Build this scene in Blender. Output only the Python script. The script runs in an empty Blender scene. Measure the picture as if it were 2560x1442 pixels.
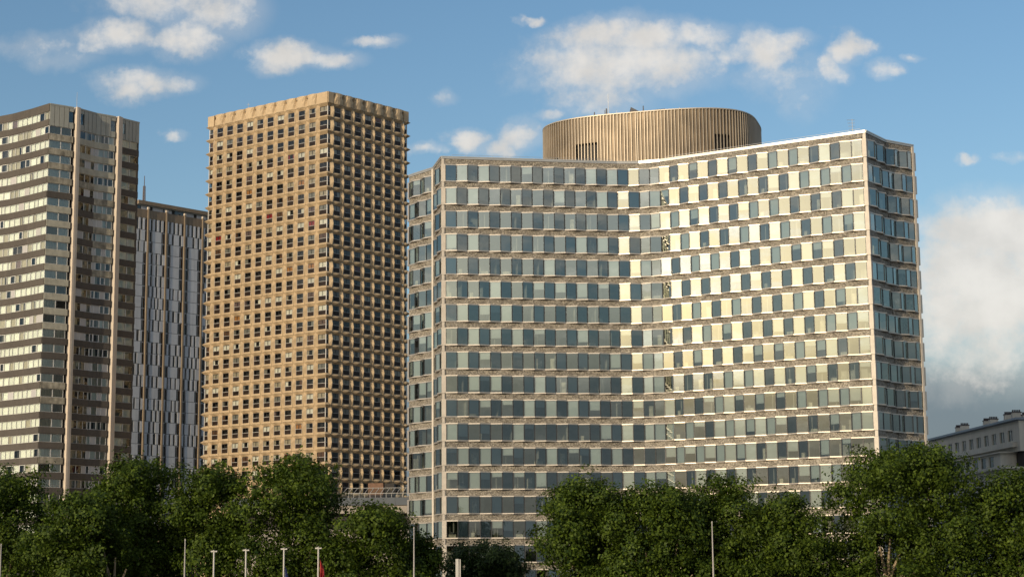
import bpy, math, random
import numpy as np
from mathutils import Vector, Matrix

scn = bpy.context.scene
col = scn.collection
rng = random.Random(7)
nr = np.random.RandomState(11)
CZ = 7.0                      # eye height above the quay (m)

# ------------------------------------------------------------------ camera
FPX, PITCH, ROLL = 4410.2, 0.1623254, -0.00901638      # focal length in px of the 2560 px wide photo
Fv = np.array([0, math.cos(PITCH), math.sin(PITCH)])
Uv = np.array([0, -math.sin(PITCH), math.cos(PITCH)])
Rv = np.array([1., 0, 0])
R2 = Rv*math.cos(ROLL)+Uv*math.sin(ROLL)
U2 = -Rv*math.sin(ROLL)+Uv*math.cos(ROLL)
cam = bpy.data.cameras.new('camera')
cam.sensor_width = 36.0
cam.lens = FPX/2560*36.0
cam.clip_start = 0.5
cam.clip_end = 20000
camo = bpy.data.objects.new('camera', cam)
m = Matrix.Identity(4)
for i in range(3):
    m[i][0] = R2[i]; m[i][1] = U2[i]; m[i][2] = -Fv[i]
m[0][3], m[1][3], m[2][3] = 0, 0, CZ
camo.matrix_world = m
col.objects.link(camo)
scn.camera = camo

def ray(x, y):
    return Fv+(x-1280)/FPX*R2-(y-721)/FPX*U2
def at(x, y, Y):
    """point on the ray of a photo pixel at depth Y"""
    d = ray(x, y); return d*(Y/d[1])+np.array([0, 0, CZ])
def pix(P):
    P = np.asarray(P, float)-np.array([0, 0, CZ]); d = P@Fv
    return 1280+FPX*(P@R2)/d, 721-FPX*(P@U2)/d

# ------------------------------------------------------------------ sky and sun
SUN_AZ, SUN_EL = math.radians(-37), math.radians(14)   # azimuth from "straight behind the camera", negative = left
S = Vector((math.sin(SUN_AZ)*math.cos(SUN_EL), -math.cos(SUN_AZ)*math.cos(SUN_EL), math.sin(SUN_EL)))
SKY_STRENGTH = 0.12
sun = bpy.data.lights.new('sun', 'SUN')
sun.energy = 3.6
sun.angle = math.radians(0.6)
sun.color = (1.0, 0.83, 0.60)
suno = bpy.data.objects.new('sun', sun)
suno.rotation_euler = S.to_track_quat('Z', 'Y').to_euler()
suno.location = (-60, -80, 120)
col.objects.link(suno)

scn.view_settings.view_transform = 'Standard'
scn.view_settings.look = 'None'
scn.view_settings.gamma = 1
scn.view_settings.use_curve_mapping = False
scn.view_settings.exposure = 0.0

CLOUDS = [  # photo pixel centre, half sizes, weight : the clouds over the towers
    (300, 85, 95, 42, .9), (470, 95, 95, 50, 1.), (560, 35, 95, 62, .8), (400, 5, 150, 55, .8), (250, 112, 50, 18, .6),
    (365, 208, 115, 36, 1.), (330, 230, 60, 26, .8),
    (720, 142, 110, 34, 1.), (800, 150, 100, 24, 1.), (690, 165, 70, 20, .6),
    (935, 104, 58, 11, .55), (100, 110, 70, 22, .3), (150, 140, 60, 20, .25), (430, 347, 26, 13, .7), (1105, 240, 28, 17, .4),
    (1560, 95, 190, 58, 1.1), (1480, 165, 175, 80, 1.), (1640, 165, 150, 70, .9), (1500, 245, 110, 50, .6), (1740, 88, 90, 34, .9),
    (1325, 54, 24, 11, .7), (1830, 130, 50, 26, .6),
    (1905, 120, 75, 48, .95), (1975, 100, 55, 24, .8), (1900, 170, 50, 40, .35),
    (2110, 115, 46, 42, 1.), (2150, 118, 36, 22, .9), (2085, 175, 34, 44, .7),
    (2210, 172, 42, 24, .7), (2290, 143, 20, 8, .4),
    (1180, 358, 50, 30, 1.1), (1300, 340, 58, 36, .85), (1265, 370, 45, 26, 1.), (1060, 377, 52, 14, .7), (1375, 293, 34, 13, .55),
    (2418, 396, 26, 13, .7), (2540, 388, 30, 8, .35),
    (2500, 590, 200, 110, 1.4), (2430, 690, 180, 140, 1.4), (2600, 700, 230, 180, 1.3), (2470, 790, 220, 110, 1.2), (2480, 870, 210, 70, .8), (2380, 930, 170, 50, .4),
    (1990, 210, 60, 50, .25), (2480, 770, 150, 60, .6),
]
def build_world():
    w = bpy.data.worlds.new('World'); scn.world = w; w.use_nodes = True
    nt = w.node_tree; nt.nodes.clear(); N = nt.nodes.new; L = nt.links.new
    def math_(op, a, b=None, c=None, clamp=False):
        n = N('ShaderNodeMath'); n.operation = op; n.use_clamp = clamp
        for i, v in enumerate((a, b, c)):
            if v is None: continue
            if isinstance(v, (int, float)): n.inputs[i].default_value = v
            else: L(v, n.inputs[i])
        return n.outputs[0]
    def vmath(op, a, b=None):
        n = N('ShaderNodeVectorMath'); n.operation = op
        for i, v in enumerate((a, b)):
            if v is None: continue
            if isinstance(v, (tuple, list)): n.inputs[i].default_value = v
            else: L(v, n.inputs[i])
        return n
    def smooth(v, a, b):
        n = N('ShaderNodeMapRange'); n.interpolation_type = 'SMOOTHSTEP'; n.clamp = True
        L(v, n.inputs[0]); n.inputs[1].default_value = a; n.inputs[2].default_value = b
        return n.outputs[0]
    def noise(vec, scale, detail=6, rough=.55):
        n = N('ShaderNodeTexNoise'); n.inputs['Scale'].default_value = scale; n.inputs['Detail'].default_value = detail
        n.inputs['Roughness'].default_value = rough; L(vec, n.inputs['Vector']); return n
    sky = N('ShaderNodeTexSky'); sky.sky_type = 'NISHITA'; sky.sun_disc = False
    sky.sun_elevation = SUN_EL; sky.sun_rotation = math.atan2(S.x, S.y) % (2*math.pi)
    sky.air_density = 1.0; sky.dust_density = 1.6; sky.ozone_density = 1.4; sky.altitude = 40
    hs = N('ShaderNodeHueSaturation'); hs.inputs['Saturation'].default_value = 1.2; hs.inputs['Value'].default_value = 1.15; L(sky.outputs[0], hs.inputs['Color'])
    tc = N('ShaderNodeTexCoord'); d = vmath('NORMALIZE', tc.outputs['Generated']).outputs[0]
    sp = N('ShaderNodeSeparateXYZ'); L(d, sp.inputs[0]); X, Y, Z = sp.outputs
    Yc = math_('MAXIMUM', Y, .05)
    cb = N('ShaderNodeCombineXYZ'); L(math_('DIVIDE', X, Yc), cb.inputs[0]); L(math_('DIVIDE', Z, Yc), cb.inputs[1])
    P = cb.outputs[0]
    wn = noise(P, 38, 5, .6)
    warp = vmath('MULTIPLY', vmath('SUBTRACT', wn.outputs['Color'], (.5, .5, .5)).outputs[0], (.030, .018, 0)).outputs[0]
    Pw = vmath('ADD', P, warp).outputs[0]
    field = None
    for (x, y, hx, hy, wt) in CLOUDS:
        r = ray(x, y); c = (r[0]/r[1], r[2]/r[1], 0)
        q = vmath('MULTIPLY', vmath('SUBTRACT', Pw, c).outputs[0], (FPX/hx/1.12, FPX/hy/1.12, 0)).outputs[0]
        d2 = vmath('DOT_PRODUCT', q, q).outputs['Value']
        b = math_('MULTIPLY', math_('SUBTRACT', 1.0, d2), wt)
        field = b if field is None else math_('SMOOTH_MAX', field, b, .25)
    n2 = noise(P, 42, 9, .58).outputs[0]; n3 = noise(vmath('ADD', P, (7.3, 2.1, 0)).outputs[0], 150, 6, .6).outputs[0]
    f2 = math_('ADD', math_('ADD', field, math_('MULTIPLY', math_('SUBTRACT', n2, .5), 1.7)), math_('MULTIPLY', math_('SUBTRACT', n3, .5), .8))
    veil = smooth(math_('ADD', field, math_('MULTIPLY', math_('SUBTRACT', wn.outputs[0], .5), 2.4)), -.9, 1.0)
    front = math_('MAXIMUM', smooth(f2, -.25, 1.2), math_('MULTIPLY', veil, .30))
    # the rest of the sky: broken fair-weather cloud on a level layer
    zc = math_('MAXIMUM', math_('ADD', Z, .10), .05)
    cb2 = N('ShaderNodeCombineXYZ'); L(math_('DIVIDE', X, zc), cb2.inputs[0]); L(math_('DIVIDE', Y, zc), cb2.inputs[1]); cb2.inputs[2].default_value = 3.7
    gen = noise(cb2.outputs[0], 2.3, 8, .62).outputs[0]
    genm = smooth(gen, .46, .68)
    infront = smooth(Y, .55, .80)
    mixm = N('ShaderNodeMix'); mixm.data_type = 'FLOAT'; L(infront, mixm.inputs[0]); L(genm, mixm.inputs[2]); L(front, mixm.inputs[3])
    dens = math_('MULTIPLY', mixm.outputs[0], .86)
    # low grey bank along the horizon
    bn = noise(vmath('MULTIPLY', d, (1, 1, 3.2)).outputs[0], 5.0, 5, .5).outputs[0]
    bank = math_('SUBTRACT', 1.0, smooth(math_('ADD', Z, math_('MULTIPLY', math_('SUBTRACT', bn, .5), .10)), .075, .175))
    # cloud tone: sunlit tops, greyer bodies, brighter towards the sun
    tone = noise(P, 34, 4, .5).outputs[0]
    cosS = vmath('DOT_PRODUCT', d, tuple(S)).outputs['Value']
    ph = math_('POWER', math_('MAXIMUM', cosS, 0.), 9)
    k = math_('ADD', math_('MULTIPLY', smooth(tone, .25, .75), 1.5), 6.0)
    k = math_('MULTIPLY', k, math_('ADD', 1.0, math_('MULTIPLY', ph, 4.8)))
    cc = vmath('SCALE', (1.0, .94, .86)); L(k, cc.inputs['Scale'])
    bk = vmath('SCALE', (.72, .90, 1.06)); L(math_('ADD', 2.0, math_('MULTIPLY', ph, .6)), bk.inputs['Scale'])
    m1 = N('ShaderNodeMix'); m1.data_type = 'RGBA'; L(math_('MULTIPLY', bank, .93), m1.inputs[0]); L(hs.outputs[0], m1.inputs[6]); L(bk.outputs[0], m1.inputs[7])
    m2 = N('ShaderNodeMix'); m2.data_type = 'RGBA'; L(math_('MULTIPLY', dens, math_('SUBTRACT', 1.0, math_('MULTIPLY', math_('MULTIPLY', bank, .92), math_('SUBTRACT', 1.0, infront)))), m2.inputs[0]); L(m1.outputs[2], m2.inputs[6]); L(cc.outputs[0], m2.inputs[7])
    bg = N('ShaderNodeBackground'); bg.inputs[1].default_value = SKY_STRENGTH; L(m2.outputs[2], bg.inputs[0])
    out = N('ShaderNodeOutputWorld'); L(bg.outputs[0], out.inputs[0])
build_world()

# ------------------------------------------------------------------ materials
MATS = {}
def new_mat(name):
    mt = bpy.data.materials.new(name); mt.use_nodes = True
    return mt, mt.node_tree, mt.node_tree.nodes['Principled BSDF']
def mat(name, base, rough=.8, metal=0., var=0., scale=1., var2=0., scale2=.2, bump=0., bscale=20., spec=.5, streak=0., objvar=0.):
    """plain procedural surface: two octaves of colour variation, optional vertical streaks and fine relief"""
    if name in MATS: return MATS[name]
    mt, nt, b = new_mat(name); N = nt.nodes.new; L = nt.links.new
    b.inputs['Roughness'].default_value = rough; b.inputs['Metallic'].default_value = metal
    b.inputs['Specular IOR Level'].default_value = spec
    geo = N('ShaderNodeNewGeometry'); pos = geo.outputs['Position']
    fac = None
    def addn(vec, sc, amt, det=4):
        nonlocal fac
        n = N('ShaderNodeTexNoise'); n.inputs['Scale'].default_value = sc; n.inputs['Detail'].default_value = det; L(vec, n.inputs['Vector'])
        mr = N('ShaderNodeMapRange'); L(n.outputs[0], mr.inputs[0]); mr.inputs[1].default_value = .28; mr.inputs[2].default_value = .72
        mr.inputs[3].default_value = 1-amt; mr.inputs[4].default_value = 1+amt
        if fac is None: fac = mr.outputs[0]
        else:
            mm = N('ShaderNodeMath'); mm.operation = 'MULTIPLY'; L(fac, mm.inputs[0]); L(mr.outputs[0], mm.inputs[1]); fac = mm.outputs[0]
    if var: addn(pos, scale, var)
    if var2: addn(pos, scale2, var2, 2)
    if streak:
        mp = N('ShaderNodeMapping'); mp.inputs['Scale'].default_value = (1.6, 1.6, .12); L(pos, mp.inputs['Vector']); addn(mp.outputs[0], 1., streak, 5)
    if objvar:
        oi = N('ShaderNodeObjectInfo'); mr = N('ShaderNodeMapRange'); L(oi.outputs['Random'], mr.inputs[0]); mr.inputs[3].default_value = 1-objvar; mr.inputs[4].default_value = 1+objvar
        if fac is None: fac = mr.outputs[0]
        else:
            mm = N('ShaderNodeMath'); mm.operation = 'MULTIPLY'; L(fac, mm.inputs[0]); L(mr.outputs[0], mm.inputs[1]); fac = mm.outputs[0]
    if fac is None: b.inputs['Base Color'].default_value = (*base, 1)
    else:
        sc = N('ShaderNodeVectorMath'); sc.operation = 'SCALE'; sc.inputs[0].default_value = base; L(fac, sc.inputs['Scale']); L(sc.outputs[0], b.inputs['Base Color'])
    if bump:
        n = N('ShaderNodeTexNoise'); n.inputs['Scale'].default_value = bscale; n.inputs['Detail'].default_value = 3; L(pos, n.inputs['Vector'])
        bp = N('ShaderNodeBump'); bp.inputs['Strength'].default_value = bump; bp.inputs['Distance'].default_value = .05; L(n.outputs[0], bp.inputs['Height']); L(bp.outputs[0], b.inputs['Normal'])
    MATS[name] = mt
    return mt
def glass(name, tint, refl, rough=.01, rcol=(.9, 1., .95), wav=.0):
    if name in MATS: return MATS[name]
    mt = bpy.data.materials.new(name); mt.use_nodes = True; nt = mt.node_tree; nt.nodes.clear(); N = nt.nodes.new; L = nt.links.new
    tr = N('ShaderNodeBsdfTransparent'); tr.inputs[0].default_value = (*tint, 1)
    gl = N('ShaderNodeBsdfGlossy'); gl.inputs[0].default_value = (*rcol, 1); gl.inputs['Roughness'].default_value = rough
    fr = N('ShaderNodeFresnel'); fr.inputs[0].default_value = 1.45
    ad = N('ShaderNodeMath'); ad.operation = 'ADD'; ad.use_clamp = True; L(fr.outputs[0], ad.inputs[0]); ad.inputs[1].default_value = refl
    if wav:
        geo = N('ShaderNodeNewGeometry'); n = N('ShaderNodeTexNoise'); n.inputs['Scale'].default_value = .9; n.inputs['Detail'].default_value = 2
        L(geo.outputs['Position'], n.inputs['Vector'])
        bp = N('ShaderNodeBump'); bp.inputs['Strength'].default_value = wav; bp.inputs['Distance'].default_value = .05; L(n.outputs[0], bp.inputs['Height'])
        L(bp.outputs[0], gl.inputs['Normal'])
    mx = N('ShaderNodeMixShader'); L(ad.outputs[0], mx.inputs[0]); L(tr.outputs[0], mx.inputs[1]); L(gl.outputs[0], mx.inputs[2])
    o = N('ShaderNodeOutputMaterial'); L(mx.outputs[0], o.inputs[0])
    MATS[name] = mt
    return mt

# ------------------------------------------------------------------ mesh helpers
class MB:
    """collects polygons with material slots; tpl() turns them into a reusable shape"""
    def __init__(s): s.v = []; s.f = []; s.m = []; s.mats = []
    def mi(s, mt):
        if mt not in s.mats: s.mats.append(mt)
        return s.mats.index(mt)
    def poly(s, pts, mt):
        b = len(s.v); s.v += [tuple(p) for p in pts]; s.f.append(tuple(range(b, b+len(pts)))); s.m.append(s.mi(mt))
    def hexa(s, p, mt):
        """p: 4 bottom points (counter-clockwise from above) and 4 top points"""
        b = len(s.v); s.v += [tuple(q) for q in p]; i = s.mi(mt)
        for f in ((3, 2, 1, 0), (4, 5, 6, 7), (0, 1, 5, 4), (1, 2, 6, 5), (2, 3, 7, 6), (3, 0, 4, 7)):
            s.f.append(tuple(b+k for k in f)); s.m.append(i)
    def box(s, x0, x1, y0, y1, z0, z1, mt):
        s.hexa([(x0, y0, z0), (x1, y0, z0), (x1, y1, z0), (x0, y1, z0), (x0, y0, z1), (x1, y0, z1), (x1, y1, z1), (x0, y1, z1)], mt)
    def prism(s, plan, z0, z1, mt, cap=True):
        """plan: counter-clockwise polygon"""
        n = len(plan); b = len(s.v); i = s.mi(mt)
        s.v += [(p[0], p[1], z0) for p in plan]+[(p[0], p[1], z1) for p in plan]
        for k in range(n):
            j = (k+1) % n; s.f.append((b+k, b+j, b+n+j, b+n+k)); s.m.append(i)
        if cap:
            s.f.append(tuple(range(b+n, b+2*n))); s.m.append(i); s.f.append(tuple(range(b+n-1, b-1, -1))); s.m.append(i)
    def tube(s, pts, rad, mt, n=6):
        """tapered tube along points"""
        pts = [Vector(p) for p in pts]; rings = []; i = s.mi(mt)
        for k, p in enumerate(pts):
            t = (pts[min(k+1, len(pts)-1)]-pts[max(k-1, 0)]).normalized()
            a = t.orthogonal().normalized(); c = t.cross(a); r = rad[k] if isinstance(rad, (list, tuple)) else rad
            b = len(s.v); rings.append(b)
            for q in range(n):
                an = 2*math.pi*q/n; s.v.append(tuple(p+a*(r*math.cos(an))+c*(r*math.sin(an))))
        for k in range(len(pts)-1):
            for q in range(n):
                j = (q+1) % n; s.f.append((rings[k]+q, rings[k]+j, rings[k+1]+j, rings[k+1]+q)); s.m.append(i)
        s.f.append(tuple(rings[-1]+q for q in range(n))); s.m.append(i)
        s.f.append(tuple(rings[0]+q for q in reversed(range(n)))); s.m.append(i)
    def add(s, o, M):
        """bake another collector, moved by matrix M, into this one"""
        b = len(s.v)
        s.v += [tuple(M @ Vector(p)) for p in o.v]
        mp = [s.mi(x) for x in o.mats]
        for f, k in zip(o.f, o.m): s.f.append(tuple(b+i for i in f)); s.m.append(mp[k])
    def mesh(s, name):
        if getattr(s, '_me', None): return s._me
        me = bpy.data.meshes.new(name); me.from_pydata(s.v, [], s.f)
        for mt in s.mats: me.materials.append(mt)
        me.polygons.foreach_set('material_index', s.m); me.update()
        s._me = me
        return me
def put(o, parent=None):
    col.objects.link(o)
    if parent is not None: o.parent = parent
    return o
def build(name, mb, parent=None, loc=None, kind=None):
    o = bpy.data.objects.new(name, mb.mesh(name)); put(o, parent)
    if parent is not None and parent.parent is None and loc is None:
        o.location = -parent.location            # mesh is in world coordinates
    elif loc is not None: o.location = loc
    if kind: o['kind'] = kind
    return o
def thing(name, label, cat, loc, group=None):
    o = bpy.data.objects.new(name, None); o.empty_display_size = 2; o.location = loc; col.objects.link(o)
    o['label'] = label; o['category'] = cat
    if group: o['group'] = group
    return o
class Facet:
    """vertical wall line A->B, left to right seen from outside. local x along, y inward, z up"""
    def __init__(s, A, B):
        s.A = np.array(A, float); s.B = np.array(B, float); d = s.B-s.A; s.L = float(np.hypot(*d)); s.t = d/s.L
        s.n = np.array([s.t[1], -s.t[0]]); s.rz = math.atan2(s.t[1], s.t[0])
    def p(s, u, w=0):
        q = s.A+s.t*u+s.n*w; return (q[0], q[1])
    def M(s, u, z, w=0):
        q = s.p(u, w); return Matrix.Translation((q[0], q[1], z)) @ Matrix.Rotation(s.rz, 4, 'Z')
    def box(s, mb, u0, u1, w0, w1, z0, z1, mt):
        """w0 < w1 outward"""
        a, b, c, d = s.p(u0, w1), s.p(u1, w1), s.p(u1, w0), s.p(u0, w0)
        mb.hexa([(*q, z0) for q in (a, b, c, d)]+[(*q, z1) for q in (a, b, c, d)], mt)
def treeline(x):
    pts = [(0, 1175), (150, 1230), (330, 1150), (430, 1170), (480, 1165), (600, 1190), (700, 1150), (800, 1135), (860, 1230), (1020, 1330), (1100, 1360), (1330, 1330), (1400, 1210),
           (1600, 1200), (1850, 1200), (1900, 1230), (2050, 1200), (2120, 1130), (2400, 1130), (2560, 1170)]
    return float(np.interp(x, [p[0] for p in pts], [p[1] for p in pts]))
class Pieces:
    """alike pieces of one building: the 300 that show largest become parts, the rest one joined part"""
    def __init__(s, parent, name, limit=300):
        s.parent = parent; s.name = name; s.limit = limit; s.items = []
    def add(s, mb, M, subs=(), w=1., h=1.):
        c = M @ Vector((w/2, 0, h/2)); x, y = pix(c)
        dist = (c-Vector((0, 0, CZ))).length
        n = M.to_3x3() @ Vector((0, -1, 0)); view = (Vector((0, 0, CZ))-c).normalized()
        sc = w*h*max(n.dot(view), 0)/dist**2
        if not (-20 < x < 2580 and y > 0) or y > treeline(x): sc *= .01
        s.items.append((sc, len(s.items), mb, M, subs))
    def finish(s):
        s.items.sort(key=lambda t: (-t[0], t[1]))
        pl = Matrix.Translation(-s.parent.location); rest = {}
        for k, (sc, i, mb, M, subs) in enumerate(s.items):
            if k < s.limit:
                o = bpy.data.objects.new(s.name, mb.mesh(s.name)); put(o, s.parent); o.matrix_local = pl @ M
                for nm, smb in subs: put(bpy.data.objects.new(nm, smb.mesh(nm)), o)
            else:
                rest.setdefault(s.name, MB()).add(mb, M)
                for nm, smb in subs: rest.setdefault(nm, MB()).add(smb, M)
        for nm, mb in rest.items(): build(nm, mb, s.parent, kind='stuff')

# ------------------------------------------------------------------ the ground, river and quays
m_ground = mat('paving', (.16, .15, .135), .9, var=.15, scale=.6, var2=.15, scale2=.05)
m_asphalt = mat('asphalt', (.05, .05, .052), .9, var=.2, scale=2.)
m_stone = mat('quay_stone', (.30, .27, .22), .85, var=.2, scale=.8, bump=.3, bscale=3.)
def structure(name, mb):
    o = build(name, mb); o['kind'] = 'structure'; return o
def ground_parts():
    g = MB()
    for y0, y1 in ((92, 6000), (-6000, 4)): g.poly([(-6000, y0, 0), (6000, y0, 0), (6000, y1, 0), (-6000, y1, 0)], m_ground)
    g.poly([(-6000, 92, -5), (6000, 92, -5), (6000, 92, 0), (-6000, 92, 0)], m_stone)
    g.poly([(6000, 4, -5), (-6000, 4, -5), (-6000, 4, 0), (6000, 4, 0)], m_stone)
    g.poly([(-6000, 4, -5), (6000, 4, -5), (6000, 92, -5), (-6000, 92, -5)], m_stone)
    structure('ground', g)
    mw, nt, b = new_mat('river_water'); b.inputs['Base Color'].default_value = (.02, .035, .03, 1); b.inputs['Roughness'].default_value = .12
    n = nt.nodes.new('ShaderNodeTexNoise'); n.inputs['Scale'].default_value = .8; geo = nt.nodes.new('ShaderNodeNewGeometry'); nt.links.new(geo.outputs['Position'], n.inputs['Vector'])
    bp = nt.nodes.new('ShaderNodeBump'); bp.inputs['Strength'].default_value = .4; nt.links.new(n.outputs[0], bp.inputs['Height']); nt.links.new(bp.outputs[0], b.inputs['Normal'])
    w = MB(); w.poly([(-6000, 4, -3.2), (6000, 4, -3.2), (6000, 92, -3.2), (-6000, 92, -3.2)], mw); structure('river', w)
    r = MB(); r.box(-1500, 1500, 208, 222, -.1, .004, m_asphalt); structure('road', r)
    k = MB(); k.box(-1500, 1500, 207.7, 208, -.1, .13, m_stone); k.box(-1500, 1500, 222, 222.3, -.1, .13, m_stone); structure('kerb', k)
ground_parts()

# ------------------------------------------------------------------ 1. office building with folded glass bays
def spandrel_material():
    mt, nt, b = new_mat('pebble_concrete'); N = nt.nodes.new; L = nt.links.new
    geo = N('ShaderNodeNewGeometry')
    vo = N('ShaderNodeTexVoronoi'); vo.inputs['Scale'].default_value = 7.; L(geo.outputs['Position'], vo.inputs['Vector'])
    cr = N('ShaderNodeValToRGB'); e = cr.color_ramp.elements
    e[0].position = 0.; e[0].color = (.10, .085, .065, 1); e[1].position = 1.; e[1].color = (.35, .315, .255, 1)
    x = cr.color_ramp.elements.new(.5); x.color = (.205, .180, .142, 1)
    sx = N('ShaderNodeSeparateColor'); L(vo.outputs['Color'], sx.inputs[0]); L(sx.outputs[0], cr.inputs[0])
    n = N('ShaderNodeTexNoise'); n.inputs['Scale'].default_value = .35; n.inputs['Detail'].default_value = 5; L(geo.outputs['Position'], n.inputs['Vector'])
    mr = N('ShaderNodeMapRange'); L(n.outputs[0], mr.inputs[0]); mr.inputs[1].default_value = .3; mr.inputs[2].default_value = .7; mr.inputs[3].default_value = .82; mr.inputs[4].default_value = 1.16
    oi = N('ShaderNodeObjectInfo'); mo = N('ShaderNodeMapRange'); L(oi.outputs['Random'], mo.inputs[0]); mo.inputs[3].default_value = .9; mo.inputs[4].default_value = 1.1
    mm = N('ShaderNodeMath'); mm.operation = 'MULTIPLY'; L(mr.outputs[0], mm.inputs[0]); L(mo.outputs[0], mm.inputs[1])
    sc = N('ShaderNodeVectorMath'); sc.operation = 'SCALE'; L(cr.outputs[0], sc.inputs[0]); L(mm.outputs[0], sc.inputs['Scale']); L(sc.outputs[0], b.inputs['Base Color'])
    b.inputs['Roughness'].default_value = .55
    bp = N('ShaderNodeBump'); bp.inputs['Strength'].default_value = .8; bp.inputs['Distance'].default_value = .08; L(vo.outputs['Distance'], bp.inputs['Height']); L(bp.outputs[0], b.inputs['Normal'])
    return mt
m_peb = spandrel_material()
m_trim = mat('bay_trim', (.50, .45, .39), .40, metal=.6, var=.06, scale=.8)
m_jamb = mat('dark_jamb', (.025, .027, .03), .4)
m_cornice = mat('cornice_metal', (.52, .50, .46), .36, metal=.6, var=.05, scale=.5)
m_pier = mat('pier_concrete', (.56, .50, .42), .6, var=.1, scale=1.2)
m_glassO = glass('office_glass', (.72, .77, .74), .22, .004, (.93, 1., .95), wav=.02)
m_blind = mat('white_blind', (.39, .42, .43), .9, objvar=.12)
m_inter = mat('office_interior', (.30, .29, .26), .9, var=.3, scale=.9)
m_ceil = mat('office_ceiling', (.42, .41, .38), .9)
m_desk = mat('office_furniture', (.40, .37, .30), .7, var=.5, scale=1.7)

OFF = [(-15.41, 260.53), (-11.47, 255.43), (-10.01, 248.64), (15.57, 252.89), (18.81, 252.88), (21.78, 251.89), (48.71, 235.68), (52.55, 241.16), (57.20, 244.40)]
def office():
    root = thing('office_building', 'wide office block of folded glass bays and pebble bands with a ribbed drum on top', 'office building', (20, 258, 0))
    base = Vector(root.location)
    H = 3.4; ZR = CZ+56.43; NF = 18; ZT = CZ+60.18
    F = [Facet(OFF[i], OFF[i+1]) for i in range(8)]
    npan = [4, 4, 16, 2, 2, 20, 4, 4]
    pier_l = [0.1, .42, .55, 0, 0, 0, .42, .05]; pier_r = [.42, .1, 0, 0, 0, .55, .05, .42]
    # window vertices: facet chains front (2..5), left end (0), left tip (1), right tip (6), right end (7)
    chains = [[0], [1], [2, 3, 4, 5], [6, 7]]
    win = Pieces(root, 'window'); spn = Pieces(root, 'spandrel_panel')
    pool = {}
    def frame_tpl(W, bl, br):
        k = ('f', round(W, 2), round(bl, 2), round(br, 2))
        if k not in pool:
            mb = MB()
            for z0, z1, e in ((0., .17, .035), (2.42, 2.575, .03)):
                mb.hexa([(0, -e, z0), (W, -e, z0), (W, br, z0), (0, bl, z0), (0, -e, z1), (W, -e, z1), (W, br, z1), (0, bl, z1)], m_trim)
            for x in (.0, W-.07):
                mb.box(x, x+.07, -.02, .13, .172, 2.418, m_jamb)
            pool[k] = mb
        return pool[k]
    def pane_tpl(W):
        k = ('p', round(W, 2))
        if k not in pool:
            mb = MB(); mb.poly([(.06, .03, .165), (W-.06, .03, .165), (W-.06, .03, 2.425), (.06, .03, 2.425)], m_glassO); pool[k] = mb
        return pool[k]
    def blind_tpl(W, drop):
        k = ('b', round(W, 2), round(drop, 2))
        if k not in pool:
            mb = MB(); mb.box(.11, W-.10, .15, .16, 2.40-drop, 2.40, m_blind); pool[k] = mb
        return pool[k]
    def desk_tpl(kind):
        k = ('d', kind)
        if k not in pool:
            mb = MB()
            if kind == 0: mb.box(.2, 1.3, .35, .9, .165, .62, m_desk); mb.box(.5, .9, .4, .5, .62, .98, m_jamb)
            elif kind == 1: mb.box(.25, .75, .3, .7, .165, .85, m_desk)
            else: mb.box(.75, 1.35, .4, 1., .165, 1.7, m_desk)
            pool[k] = mb
        return pool[k]
    IN, OUT = .035, .43
    for row in range(NF):
        z = ZR-H*row
        for ch in chains:
            V = []; own = []
            for fi in ch:
                f = F[fi]; n = npan[fi]; u0 = pier_l[fi]; u1 = f.L-pier_r[fi]
                for i in range(n+1):
                    if i == 0 and V: V[-1][1] = (V[-1][1]+f.n); V[-1][1] /= np.hypot(*V[-1][1]); continue
                    V.append([np.array(f.p(u0+(u1-u0)*i/n)), f.n.copy()])
                own += [fi]*n
            nv = len(V)-1
            par = 0 if row % 2 == 0 else 1
            if ch == [0]: par = 1-par
            if ch == [6, 7]: par = 1-par
            off = [OUT if (i % 2 == par) else IN for i in range(nv+1)]
            off[0] = IN; off[-1] = IN
            PT = [V[i][0]+V[i][1]*off[i] for i in range(nv+1)]
            for i in range(nv):
                a, b = PT[i], PT[i+1]; d = b-a; W = float(np.hypot(*d)); f = F[own[i]]
                ca = abs(float(np.dot(d/W, f.t)))
                bl = (off[i]+.06)/max(ca, .5); br = (off[i+1]+.06)/max(ca, .5)
                M = Matrix.Translation((a[0], a[1], z)) @ Matrix.Rotation(math.atan2(d[1], d[0]), 4, 'Z')
                subs = [('pane', pane_tpl(W))]
                fold = off[i+1]-off[i]
                lite = (fold > .1) if own[i] in (2, 3) else (fold < -.1)
                pb = .52 if row >= 8 else (.40 if lite else .38)
                q = rng.random()
                if q < pb*.55: subs.append(('blind', blind_tpl(W, 2.2)))
                elif q < pb: subs.append(('blind', blind_tpl(W, rng.choice((.6, .95, 1.3, 1.7, 1.95)))))
                elif q < pb+.16: subs.append(('furniture', desk_tpl(rng.randrange(3))))
                win.add(frame_tpl(W, bl, br), M, subs, W, 2.5)
        # pebble panels under this row (each two bays wide)
        for fi, f in enumerate(F):
            u0 = pier_l[fi]; n = npan[fi]//2; u1 = f.L-pier_r[fi]
            for i in range(n):
                a = u0+(u1-u0)*i/n; b = u0+(u1-u0)*(i+1)/n
                k = ('s', round(b-a, 2))
                if k not in pool:
                    mb = MB(); mb.box(.008, b-a-.008, 0, .18, -.822, -.004, m_peb); pool[k] = mb
                spn.add(pool[k], f.M(a, z), (), b-a, .8)
                if row == 0:
                    k = ('st', round(b-a, 2))
                    if k not in pool:
                        mb = MB(); mb.box(.008, b-a-.008, 0, .18, 0, .80, m_peb); pool[k] = mb
                    spn.add(pool[k], f.M(a, z+2.579), (), b-a, .8)
    win.finish(); spn.finish()
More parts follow.
